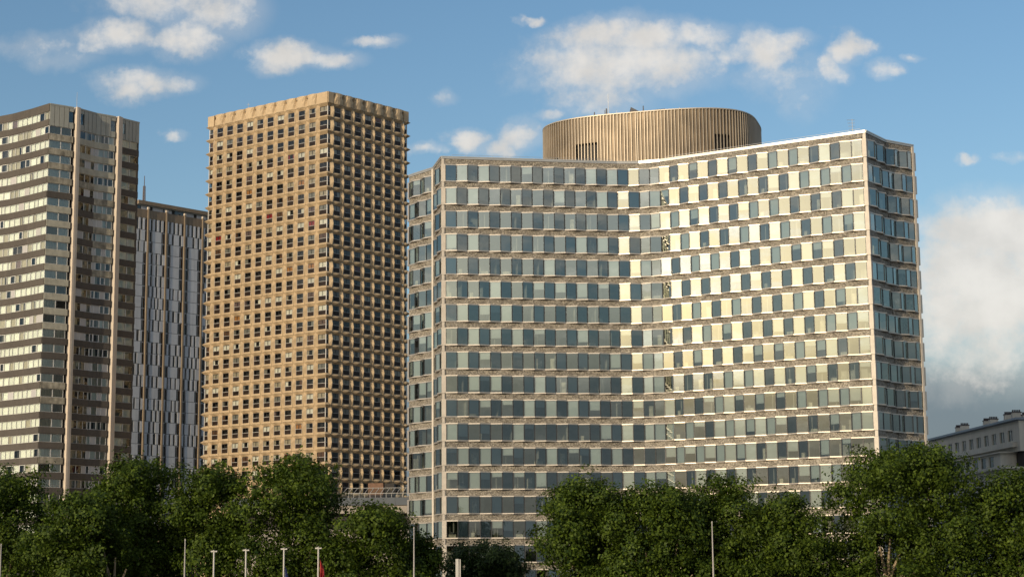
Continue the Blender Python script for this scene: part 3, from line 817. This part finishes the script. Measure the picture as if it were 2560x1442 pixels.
# ------------------------------------------------------------------ 4. white panelled tower behind
m_wpan = mat('white_precast', (.55, .55, .55), .8, var=.05, scale=.8, streak=.1, objvar=.05)
m_bpier = mat('tan_pier', (.28, .215, .145), .8, var=.1, scale=.5, streak=.08)
m_bband = mat('tan_band', (.22, .165, .11), .85, var=.12, scale=.5, streak=.15)
m_glassB = glass('dark_slit_glass', (.5, .46, .42), .0, .01, (1, 1, 1))
def white_tower():
    root = thing('apartment_tower', 'distant tower of white panels and narrow slit windows between slim tan piers', 'tower', (-80, 452, 0))
    A = np.array([-92.39, 430.55]); B = np.array([-78.67, 445.13]); t = (B-A)/np.hypot(*(B-A)); A0 = A-t*2.6; B0 = B+t*8
    f = Facet(A0, B0); H = 2.8; Z1 = CZ+86.24; NR = 27; ZT = CZ+93.8
    # pier positions along the wall from the photo
    us = []
    for px in (367.7, 413.8, 459.6, 504.8):
        r = ray(px, 640); r = r/r[1]       # intersect ray with the wall line in plan
        # A0 + t*u = k*(r.x,1)
        M_ = np.array([[t[0], -r[0]], [t[1], -1.]]); u, k = np.linalg.solve(M_, -A0); us.append(float(u))
    sp = (us[-1]-us[0])/3; us = [us[0]-sp]+us+[us[-1]+sp]
    pool = {}
    pan = Pieces(root, 'white_panel'); win = Pieces(root, 'slit_window')
    def panel(w, h):
        k = ('p', round(w, 2), round(h, 2))
        if k not in pool:
            mb = MB(); mb.box(.02, w-.02, -.14, .2, .09, h-.02, m_wpan); mb.box(.0, w, -.02, .2, -.005, .085, m_jamb); pool[k] = mb
        return pool[k]
    def slit(w, h, kind):
        k = ('s', round(w, 2), round(h, 2), kind)
        if k not in pool:
            fr = MB(); tt = .05; fr.box(0, w, .0, .1, .0, .07, m_wframe); fr.box(0, w, .0, .1, h-.16, h-.04, m_wpan); fr.box(0, tt, .02, .1, .07, h-.16, m_wframe); fr.box(w-tt, w, .02, .1, .07, h-.16, m_wframe)
            if w > .9: fr.box(w/2-.03, w/2+.03, .02, .1, .07, h-.16, m_wframe)
            pn = MB(); pn.poly([(tt, .06, .07), (w-tt, .06, .07), (w-tt, .06, h-.16), (tt, .06, h-.16)], m_glassB)
            subs = [('pane', pn)]
            if kind: c = MB(); c.poly([(tt, .14, .07+(h*.35 if kind == 2 else 0)), (w-tt, .14, .07+(h*.35 if kind == 2 else 0)), (w-tt, .14, h-.16), (tt, .14, h-.16)], CURT['mauve' if kind == 1 else 'brown']); subs.append(('curtain', c))
            pool[k] = (fr, subs)
        return pool[k]
    for row in range(NR):
        top = row == 0; z = Z1-H*(row-1)-H if not top else Z1; h = H if not top else 3.05
        for b in range(len(us)-1):
            a0 = us[b]+.22; a1 = us[b+1]-.22; W = a1-a0
            if a1 < 0: continue
            if top: lay = [('p', .6), ('w', .7), ('p', .6), ('w', .7), ('p', .6), ('w', .7), ('p', .6), ('w', .7)]
            elif rng.random() < .5: lay = [('w', rng.uniform(1.0, 1.3)), ('p', 2.6), ('w', rng.uniform(1.0, 1.3))]
            else:
                lay = []; p_ = rng.random() < .6
                for _ in range(rng.choice((6, 7, 7, 8))):
                    lay.append(('p', rng.choice((.55, .7, .7, 1.25))) if p_ else ('w', rng.choice((.55, .62, .62)))); p_ = not p_
            tot = sum(x[1] for x in lay); u = a0
            for k, w in lay:
                w = round(w*W/tot, 2)
                if k == 'p': pan.add(panel(w, h), f.M(u, z), (), w, h)
                else:
                    fr, subs = slit(w, h, rng.choice((0, 0, 0, 0, 1, 2))); win.add(fr, f.M(u, z, -.2), subs, w, h)
                u += w
    pan.finish(); win.finish()
    for u in us:
        if u < 0: continue
        mb = MB(); f.box(mb, u-.22, u+.22, -.2, .36, 0, Z1+5.4, m_bpier); f.box(mb, u-.3, u+.2, -.1, .45, Z1+5.41, Z1+5.9, m_pil); build('pier', mb, root)
    mb = MB(); f.box(mb, 0, f.L, -.5, .10, Z1+3.06, Z1+5.2, m_bband); build('tan_band', mb, root)
    for i in range(9):
        w = f.L/9; mb = MB(); f.box(mb, w*i+.15, w*(i+1)-(.8 if i % 2 else .1), -1.15, -1.1, Z1+5.2, Z1+6.55, m_pale if i % 4 else m_glassR); build('penthouse_panel', mb, root)
    mb = MB(); f.box(mb, 1.2, f.L, -6, -1.2, Z1+5.2, Z1+6.6, m_dark); build('penthouse', mb, root)
    mb = MB(); f.box(mb, 2.3, f.L, -8, -.4, Z1+6.62, ZT, m_bband); f.box(mb, 2.0, f.L, -8, -.7, Z1+6.4, Z1+6.6, m_clad); build('roof_slab', mb, root)
    mb = MB(); f.box(mb, 0, f.L, -12, -.5, 0, Z1+5., m_dark); build('core', mb, root)
    mb = MB(); f.box(mb, -.35, -.05, -12, .1, 0, Z1+5.1, m_bband); build('end_wall', mb, root)
    b0 = at(360, 498, 436); tp = at(361.5, 440, 436); mb = MB()
    for dx in (-.3, .3):
        for dy in (-.3, .3): mb.tube([(b0[0]+dx, b0[1]+dy, ZT-.2), (tp[0]+dx*.75, tp[1]+dy*.75, (b0[2]+tp[2])/2+.4)], .07, m_kit2, 4)
    n = 5
    for i in range(n):
        z = ZT+(tp[2]-ZT)*.5*i/n; mb.box(b0[0]-.32, b0[0]+.32, b0[1]-.33, b0[1]-.27, z, z+.1, m_kit2)
    mb.tube([(b0[0], b0[1], ZT), tuple(tp)], [.16, .09], m_kit2, 5); build('lattice_mast', mb, root)
m_kit2 = mat('mast_steel', (.12, .10, .10), .6, metal=.3)
white_tower()

# ------------------------------------------------------------------ 5. podium building between the towers
def podium():
    root = thing('podium_building', 'low podium roof with grey metal fascia and sloping glazed canopy between tower and office', 'building', (-28, 306, 0))
    m_fas = mat('grey_fascia', (.22, .25, .29), .45, metal=.3, var=.08, scale=.6); m_conc = mat('podium_concrete', (.30, .27, .235), .8, var=.1, scale=.6); m_tim = mat('brown_screen', (.16, .085, .05), .7, var=.2, scale=2.)
    zf = at(940, 1243, 300)[2]; x0, x1 = -48., at(1040, 1243, 300)[0]
    n = 9
    for i in range(n):
        a = x0+(x1-x0)*i/n; b = x0+(x1-x0)*(i+1)/n-.03; mb = MB()
        mb.hexa([(a, 300.5, zf-1.25), (b, 300.5, zf-1.25), (b, 304, zf-1.25), (a, 304, zf-1.25), (a, 299.6, zf), (b, 299.6, zf), (b, 304, zf), (a, 304, zf)], m_fas); build('fascia_panel', mb, root)
    mb = MB(); mb.box(x0, x1, 301, 330, 0, zf-5.2, m_conc); mb.box(x0, x1, 300.8, 304, zf-2.6, zf-1.27, m_conc); mb.box(x0, x1, 302.5, 330, zf-5.2, zf-2.6, m_dark); mb.box(x0, x1, 304, 330, zf-1.3, zf-.2, m_conc); build('wall', mb, root)
    # canopy
    X = [at(858+13.5*i, 1230, 301)[0] for i in range(13)]; zt = zf+1.75
    for i in range(12):
        mb = MB(); mb.poly([(X[i], 300.6, zf+.1), (X[i+1], 300.6, zf+.1), (X[i+1], 300.6, zf+.75), (X[i], 300.6, zf+.75)], m_glassA)
        mb.poly([(X[i], 300.6, zf+.75), (X[i+1], 300.6, zf+.75), (X[i+1]+.5, 302.6, zt), (X[i]+.5, 302.6, zt)], m_glassA); build('canopy_pane', mb, root)
    for x in X:
        mb = MB(); mb.tube([(x, 300.55, zf), (x, 300.55, zf+.75), (x+.5, 302.6, zt)], .05, m_white_metal, 4); build('canopy_rib', mb, root)
    mb = MB(); mb.tube([(X[0], 300.5, zf+.75), (X[-1], 300.5, zf+.75)], .05, m_white_metal, 4); mb.tube([(X[0]+.5, 302.6, zt), (X[-1]+.5, 302.6, zt)], .05, m_white_metal, 4); build('canopy_beam', mb, root)
    a = at(920, 1210, 306); b = at(958, 1210, 306); c = at(985, 1210, 306)
    mb = MB(); mb.box(a[0], b[0], 306, 310, zf-.2, zf+2.75, m_tim); build('roof_hut', mb, root)
    mb = MB(); mb.box(b[0]+.02, c[0], 306.3, 310, zf-.2, zf+2.7, m_dark); build('roof_hut', mb, root)
podium()

# ------------------------------------------------------------------ 6. stone apartment block at the right
def stone_block():
    root = thing('apartment_block', 'grey stone apartment block with stepped upper storeys and chimney stacks behind the trees', 'apartment building', (96, 340, 0))
    m_st = mat('grey_render', (.47, .45, .39), .85, var=.06, scale=.5, streak=.08); m_zn = mat('zinc_roof', (.20, .23, .27), .4, metal=.5, var=.1, scale=.4); m_ch = mat('chimney_render', (.50, .46, .38), .85, var=.1, scale=.8); m_pot = mat('chimney_pots', (.06, .05, .05), .9, var=.3, scale=4.)
    zt = CZ+27.3; f = Facet((85.45, 364.14), (89.86, 313.47)); H = 2.85
    bx = lambda *a: None
    def wall(ff, z0, z1, holes, mt, th=.35, w=0.):
        """wall strips with rectangular openings: holes = (u0, u1), sill and head heights"""
        mb = MB(); sill, head, hs = holes
        ff.box(mb, 0, ff.L, w-th, w, z0, sill, mt); ff.box(mb, 0, ff.L, w-th, w, head, z1, mt)
        u = 0
        for a, b in hs+[(ff.L, ff.L)]:
            if a > u: ff.box(mb, u, a, w-th, w, sill, head, mt)
            u = b
        return mb
    hs = [(4.2+4.1*i, 4.2+4.1*i+2.3) for i in range(11)]
    # upper storey (set back) and front return
    build('wall', wall(f, zt-5.9, zt-.55, (zt-3.9, zt-1.95, hs), m_st), root)
    g = Facet(f.B, (f.B[0]+18, f.B[1]+2)); build('wall', wall(g, zt-5.9, zt-.55, (zt-3.9, zt-1.95, [(4+4*i, 5.6+4*i) for i in range(3)]), m_st), root)
    for a, b in hs:
        mb = MB(); f.box(mb, a+.02, b-.02, -.3, -.22, zt-3.9, zt-1.95, m_glassA); f.box(mb, a+.04, b-.04, -.5, -.45, zt-3.9, zt-1.95, m_dark)
        f.box(mb, (a+b)/2-.05, (a+b)/2+.05, -.21, -.14, zt-3.9, zt-1.95, m_wframe); build('window', mb, root)
    mb = MB(); f.box(mb, -.6, f.L+.5, -14, .7, zt-.38, zt, m_zn); f.box(mb, 0, f.L, -14, -.02, zt-.56, zt-.385, m_zn); build('roof', mb, root)
    mb = MB(); f.box(mb, 2, f.L-1.5, .02, .9, zt-5.1, zt-4.2, m_st); build('balcony', mb, root)
    # middle terrace storey
    z2 = zt-5.9; f2 = Facet(f.p(6, 2.2), f.p(f.L-4, 2.2)); hs2 = [(2.+4.1*i, 4.6+4.1*i) for i in range(9)]
    build('wall', wall(f2, z2-3.1, z2-.15, (z2-2.4, z2-.5, hs2), m_st), root)
    for a, b in hs2:
        mb = MB(); f2.box(mb, a+.02, b-.02, -.3, -.22, z2-2.4, z2-.5, m_glassA); f2.box(mb, a, b, -.6, -.5, z2-2.4, z2-.5, m_dark); build('window', mb, root)
    g2 = Facet(f2.B, (f2.B[0]+20, f2.B[1]+2.2)); build('wall', wall(g2, z2-3.1, z2-.15, (z2-2.4, z2-.5, [(3+4*i, 4.6+4*i) for i in range(4)]), m_st), root)
    mb = MB(); f2.box(mb, -.2, f2.L+.6, -16, .5, z2-.14, z2+.05, m_st); build('terrace', mb, root)
    # lower volume
    zl = z2-3.1; f3 = Facet(f.p(2, 4.4), f.p(f.L+5.2, 4.4)); g3 = Facet(f3.B, (f3.B[0]+26, f3.B[1]+2.4))
    for ff in (f3, g3):
        n = int(ff.L/4.2); hh = [(2.+4.2*i, 3.6+4.2*i) for i in range(n)]
        for k in range(7):
            a, b = zl-.35-H*(k+1), zl-.35-H*k
            if a < .2: break
            build('wall', wall(ff, a+.002, b, (a+.75, a+2.35, hh), m_st), root)
            for p, q in hh:
                mb = MB(); ff.box(mb, p+.02, q-.02, -.3, -.24, a+.75, a+2.35, m_glassA); ff.box(mb, p, q, -.6, -.5, a+.75, a+2.35, m_dark)
                ff.box(mb, p+.02, p+.1, -.235, -.1, a+.75, a+2.35, m_wframe); ff.box(mb, (p+q)/2-.05, (p+q)/2+.05, -.235, -.1, a+.75, a+2.35, m_wframe); ff.box(mb, q-.1, q-.02, -.235, -.1, a+.75, a+2.35, m_wframe); build('window', mb, root)
        mb = MB(); ff.box(mb, 0, ff.L+(.5 if ff is f3 else 0), -4, .5, zl-.34, zl, m_st); build('cornice', mb, root)
    mb = MB(); f3.box(mb, 1, f3.L-.8, -20, -.8, 0, zl-.4, m_dark); f.box(mb, 1, f.L-.8, -13, -.8, zl, zt-.6, m_dark); build('core', mb, root)
    # chimneys in pairs
    for px, py, w in ((2397, 1062, 15), (2411, 1057, 20), (2467, 1045, 17), (2483, 1041, 21), (2520, 1029, 19), (2540, 1024, 22), (2564, 1030, 18)):
        r = ray(px, 1060); r = r/r[1]; q = np.array(f.p(0, -3.)); M_ = np.array([[f.t[0], -r[0]], [f.t[1], -1.]])
        u, k = np.linalg.solve(M_, -q); p = at(px, py, k); wd = w/FPX*k
        mb = MB(); mb.box(p[0]-wd/2, p[0]+wd/2, p[1]-.5, p[1]+.6, zt-.2, p[2]-.55, m_ch); c = build('chimney', mb, root)
        mb = MB(); mb.box(p[0]-wd/2-.08, p[0]+wd/2+.08, p[1]-.58, p[1]+.68, p[2]-.55, p[2]-.4, m_pot)
        n = 5
        for i in range(n): mb.tube([(p[0]-wd/2+wd*(i+.5)/n, p[1], p[2]-.4), (p[0]-wd/2+wd*(i+.5)/n, p[1], p[2])], .13, m_pot, 6)
        o = bpy.data.objects.new('chimney_pots', mb.mesh('chimney_pots')); put(o, c)
stone_block()

# ------------------------------------------------------------------ 7. trees
def leaf_material(name, dark, lite):
    mt = bpy.data.materials.new(name); mt.use_nodes = True; nt = mt.node_tree; nt.nodes.clear(); N = nt.nodes.new; L = nt.links.new
    at_ = N('ShaderNodeAttribute'); at_.attribute_name = 'leafrand'
    cr = N('ShaderNodeValToRGB'); e = cr.color_ramp.elements; e[0].color = (*dark, 1); e[1].color = (*lite, 1)
    L(at_.outputs['Fac'], cr.inputs[0])
    p = N('ShaderNodeBsdfPrincipled'); p.inputs['Roughness'].default_value = .6; p.inputs['Specular IOR Level'].default_value = .2; L(cr.outputs[0], p.inputs['Base Color'])
    tl = N('ShaderNodeBsdfTranslucent'); hs = N('ShaderNodeHueSaturation'); hs.inputs['Value'].default_value = 1.3; hs.inputs['Saturation'].default_value = 1.15; L(cr.outputs[0], hs.inputs['Color']); L(hs.outputs[0], tl.inputs[0])
    mx = N('ShaderNodeMixShader'); mx.inputs[0].default_value = .22; L(p.outputs[0], mx.inputs[1]); L(tl.outputs[0], mx.inputs[2])
    o = N('ShaderNodeOutputMaterial'); L(mx.outputs[0], o.inputs[0]); return mt
m_leaf = leaf_material('plane_leaves', (.012, .030, .004), (.102, .148, .013))
m_leaf2 = leaf_material('dark_leaves', (.010, .024, .007), (.045, .075, .016))
m_bark = mat('plane_bark', (.27, .21, .13), .85, var=.35, scale=1.2, bump=.3, bscale=4.)
def tree(label, px0, px1, ptop, Y, zlow, nleaf, depth=None, lobes=22, seed=0, lmat=None, size=.30, trunk_px=None, gap=None, shape=1.0):
    r = np.random.RandomState(seed)
    cxp = (px0+px1)/2; c = at(cxp, ptop, Y); top = c[2]; R = (px1-px0)/2/FPX*Y; D = depth or R*.95
    zc = (top+zlow)/2; HZ = (top-zlow)/2
    root = thing('plane_tree', label, 'tree', (c[0] if trunk_px is None else at(trunk_px, 1400, Y)[0], Y, 0), 'plane trees along the quay')
    bx, by = root.location.x, Y
    # lobes : small clumps spread over the crown's outer half
    cs, rs = [], []
    while len(cs) < int(lobes*1.9):
        h = r.uniform(.0, 1.)**.8; x = r.uniform(-1, 1); y = r.uniform(-1, 1)
        wd = math.sqrt(max(0., 1-max(0., h-.25)**2/.5625))
        if x*x+y*y > 1: continue
        rad = R*r.uniform(.17, .33)*shape
        ceil = top-(abs(x)**2.6)*HZ*.55-r.uniform(0, .16)*HZ
        z = min(zlow+(top-zlow)*h, ceil-rad*.9)
        lim = max(0., R*(.55+.45*wd)-rad*.8)
        cs.append(np.array([c[0]+x*lim/max(1e-6, 1), Y+y*max(0., D-rad*.7), z])); rs.append(rad)
    for _ in range(9): cs.append(np.array([c[0]+r.uniform(-.6, .6)*R, Y+r.uniform(-.5, .5)*D, zlow+r.uniform(.1, .55)*(top-zlow)])); rs.append(R*.34)
    for dx in (-.55, -.3, -.1, .15, .4):
        rad = R*r.uniform(.17, .30); cs.append(np.array([c[0]+dx*R, Y+r.uniform(-.3, .3)*D, top-rad*.92-abs(dx)*r.uniform(.1, .5)*HZ])); rs.append(rad)
    cs = np.array(cs); rs = np.array(rs)
    wt = rs**2/np.sum(rs**2); pick = r.choice(len(cs), size=int(nleaf*1.9), p=wt)
    v = r.normal(size=(len(pick), 3)); v /= np.linalg.norm(v, axis=1)[:, None]
    rad = rs[pick]*np.clip(r.normal(.92, .16, len(pick)), .35, 1.28)
    # leaves sit on twigs: pull them towards a few hundred twig ends so that the outline is uneven
    P = cs[pick]+v*rad[:, None]*np.array([1.05, 1.0, .88])
    tw = r.choice(len(P), size=max(60, nleaf//40)); tg = P[tw]+v[tw]*r.uniform(-.2, 1., len(tw))[:, None]**2*.85
    grp = r.randint(0, len(tg), len(P)); near = r.uniform(size=len(P)) < .68
    P[near] = tg[grp[near]]+r.normal(size=(near.sum(), 3))*np.array([.42, .42, .34])
    keep = P[:, 2] > 3.0
    if gap is not None:
        for (gx0, gx1, gy0, gy1) in gap:   # an opening where the limbs show
            pr = P-np.array([0, 0, CZ]); dd = pr@Fv; u = 1280+FPX*(pr@R2)/dd; w = 721-FPX*(pr@U2)/dd
            inside = (u > gx0) & (u < gx1) & (w > gy0) & (w < gy1) & (P[:, 1] < Y+.3)
            keep &= ~(inside & (r.uniform(size=len(P)) < .93))
    P = P[keep]; n = len(P); lob = pick[keep]
    src = np.where(near, tw[grp], np.arange(len(pick)))[keep]; nrm = v[src]
    nrm = nrm*1.0+r.normal(size=(n, 3))*.36+np.array([0, 0, .2]); nrm /= np.linalg.norm(nrm, axis=1)[:, None]
    a = np.cross(nrm, r.normal(size=(n, 3))); a /= np.linalg.norm(a, axis=1)[:, None]; b = np.cross(nrm, a)
    s = size*r.uniform(.55, 1.2, n)[:, None]
    V = np.empty((n, 4, 3)); V[:, 0] = P-a*s*.62; V[:, 1] = P+b*s*.42+nrm*s*.10; V[:, 2] = P+a*s*.62; V[:, 3] = P-b*s*.42+nrm*s*.10
    me = bpy.data.meshes.new('crown'); me.vertices.add(n*4); me.vertices.foreach_set('co', V.reshape(-1))
    me.loops.add(n*4); me.loops.foreach_set('vertex_index', np.arange(n*4)); me.polygons.add(n); me.polygons.foreach_set('loop_start', np.arange(0, n*4, 4)); me.polygons.foreach_set('loop_total', np.full(n, 4))
    clump = r.uniform(size=len(cs)); 
    at_ = me.attributes.new('leafrand', 'FLOAT', 'FACE'); at_.data.foreach_set('value', np.clip(r.beta(2.0, 3.0, n)+(clump[lob]-.5)*.35, 0, 1).astype(np.float32))
    me.materials.append(lmat or m_leaf); me.update(); me.validate()
    o = bpy.data.objects.new('crown', me); put(o, root); o.location = -root.location
    # trunk with limbs
    mb = MB(); hf = min(7.0, zc*.55); tr = .34 if R > 4 else .2
    mb.tube([(bx, by, 0), (bx+.05, by, hf*.5), (bx+.1, by, hf)], [tr*1.25, tr, tr*.85], m_bark, 8)
    o = build('trunk', mb, root); 
    idx = np.argsort(-rs)[:9]
    lm = MB()
    for i in idx:
        e = cs[i]; s0 = np.array([bx+.1, by, hf-.3]); mid = (s0+e)/2+np.array([0, 0, -.5])+r.normal(size=3)*.4
        lm.tube([tuple(s0), tuple(mid), tuple(e)], [tr*.62, tr*.4, .06], m_bark, 6)
    if gap is not None:
        for dx, dz, px_ in ((-.8, 3.4, 0), (.35, 4.2, 0), (1.5, 3.0, 0)):
            s0 = np.array([bx+.1, by-.2, hf-.6]); lm.tube([tuple(s0), (bx+dx*.5, by-.5, hf+dz*.45), (bx+dx, by-.9, hf+dz)], [tr*.6, tr*.45, .09], m_bark, 6)
    build('limb', lm, root)
    return root
T = tree
T('plane tree in front of the brown banded tower, left of its first pilaster', -190, 192, 1163, 194, 3.0, 22000, seed=1, lobes=30)
T('broad plane tree standing before the gap between brown tower and white panelled tower', 60, 345, 1222, 185, 2.5, 18000, seed=2, lobes=28, trunk_px=285, gap=[(266, 302, 1345, 1442)])
T('plane tree with a rounded top covering the foot of the white panelled tower', 199, 506, 1140, 195, 3.0, 20000, seed=3, lobes=28)
T('plane tree under the left edge of the beige honeycomb tower', 412, 663, 1163, 191, 3.0, 18000, seed=4, lobes=28)
T('tallest plane tree in front of the beige honeycomb tower, behind the flagpoles', 562, 898, 1127, 188, 3.0, 24000, seed=5, lobes=32)
T('smaller plane tree below the podium canopy, beside the office block', 802, 1058, 1255, 186, 2.5, 17000, seed=6, lobes=26)
T('young plane tree at the left corner of the office block', 978, 1122, 1338, 192, 3.5, 8000, seed=7)
T('dark bushy tree close to the foot of the office block', 1087, 1333, 1347, 214, 3.0, 13000, seed=8, lmat=m_leaf2)
T('plane tree covering the lower left wing of the office block', 1314, 1616, 1187, 191, 2.8, 22000, seed=9, lobes=30)
T('plane tree beneath the inner fold of the office block', 1485, 1780, 1194, 187, 2.8, 20000, seed=10, lobes=30)
T('plane tree behind the lone slim pole, before the right wing of the office block', 1649, 1951, 1180, 191, 2.8, 20000, seed=12, lobes=30)
T('lower plane tree between two taller ones before the right wing of the office block', 1814, 2126, 1236, 187, 2.8, 19000, seed=14, lobes=28)
T('biggest plane tree, at the right corner of the office block', 2005, 2480, 1106, 189, 2.8, 36000, seed=15, lobes=46, shape=.85, trunk_px=2215, gap=[(2190, 2242, 1330, 1442)])
T('plane tree in front of the grey stone apartment block', 2361, 2719, 1158, 188, 2.8, 22000, seed=16, lobes=32)

# ------------------------------------------------------------------ 8. flagpoles, lamp posts, sign
m_pole = mat('white_pole', (.45, .43, .39), .5); m_lamp = mat('grey_lamp_post', (.30, .28, .26), .5); m_red = mat('red_flag', (.30, .02, .02), .8); m_blue = mat('blue_flag', (.05, .06, .20), .8)
def flagpole(px, py, label, flag=None):
    Y = 112; t = at(px, py, Y); root = thing('flagpole', label, 'flagpole', (t[0], Y, 0), 'row of white flagpoles'); z = t[2]
    mb = MB(); mb.tube([(0, 0, 0), (0, 0, z-.05)], [.06, .05], m_pole, 10); build('mast', mb, root, loc=(0, 0, 0))
    mb = MB(); mb.box(-.2, .2, -.05, .05, z-.05, z+.035, m_pole); mb.box(-.05, .05, -.15, .15, z+.037, z+.07, m_pole); build('top_arm', mb, root, loc=(0, 0, 0))
    if flag:
        mb = MB(); n = 7; zt, drop, wid = flag[1:]
        for j in range(12):
            for i in range(n-1):
                def q(i, j): s = i/(n-1); h = j/12; return (.11+wid*s*(.35+.65*math.sin(math.pi*min(h*1.15+.1, 1))), -.06+.10*math.sin(i*2.1+j*.4), zt-drop*h-.35*s)
                mb.poly([q(i, j), q(i, j+1), q(i+1, j+1), q(i+1, j)], flag[0])
        build('flag', mb, root, loc=(0, 0, 0))
zc_ = at(796, 1400, 112)[2]
flagpole(535, 1377, 'bare white flagpole at the far end of the row from the red flag')
flagpole(615, 1374, 'bare white flagpole, second from the far end, beside the pole with the blue flag')
flagpole(710, 1371, 'white flagpole with a blue flag hanging low on it', (m_blue, zc_-.35, 2.0, .2))
flagpole(796, 1369, 'white flagpole with a limp red flag', (m_red, zc_+.1, 2.0, .3))
def lamp(px, py, Y, label, r0=.085, r1=.03):
    t = at(px, py, Y); root = thing('slim_pole', label, 'pole', (t[0], Y, 0), 'slim tapered poles on the quay')
    mb = MB(); mb.tube([(0, 0, 0), (0, 0, 3.), (0, 0, t[2])], [r0*1.3, r0, r1], m_lamp, 8); build('shaft', mb, root, loc=(0, 0, 0))
    mb = MB(); mb.tube([(0, 0, t[2]-.02), (0, 0, t[2]+.10)], [.045, .03], m_lamp, 6); build('tip', mb, root, loc=(0, 0, 0))
lamp(3, 1362, 108, 'slim grey pole at the edge of the brown tower trees')
lamp(463, 1350, 108, 'slim grey pole beside the first bare flagpole')
lamp(1035, 1320, 112, 'slim grey pole by the left corner of the office block')
lamp(1780, 1306, 112, 'lone slim grey pole before the right wing of the office block')
t = at(1145, 1396, 118); root = thing('sign_pylon', 'narrow white sign pylon before the dark bushy tree', 'sign', (t[0], 118, 0)); mb = MB()
mb.box(-.16, .04, -.05, .3, 0, t[2], m_pole); build('board', mb, root, loc=(0, 0, 0)); mb = MB(); mb.box(.10, .17, -.02, .25, 0, t[2]-.02, m_pole); build('post', mb, root, loc=(0, 0, 0)); mb = MB(); mb.box(.041, .099, .05, .2, .3, t[2]-.3, m_lamp); build('bracket', mb, root, loc=(0, 0, 0))
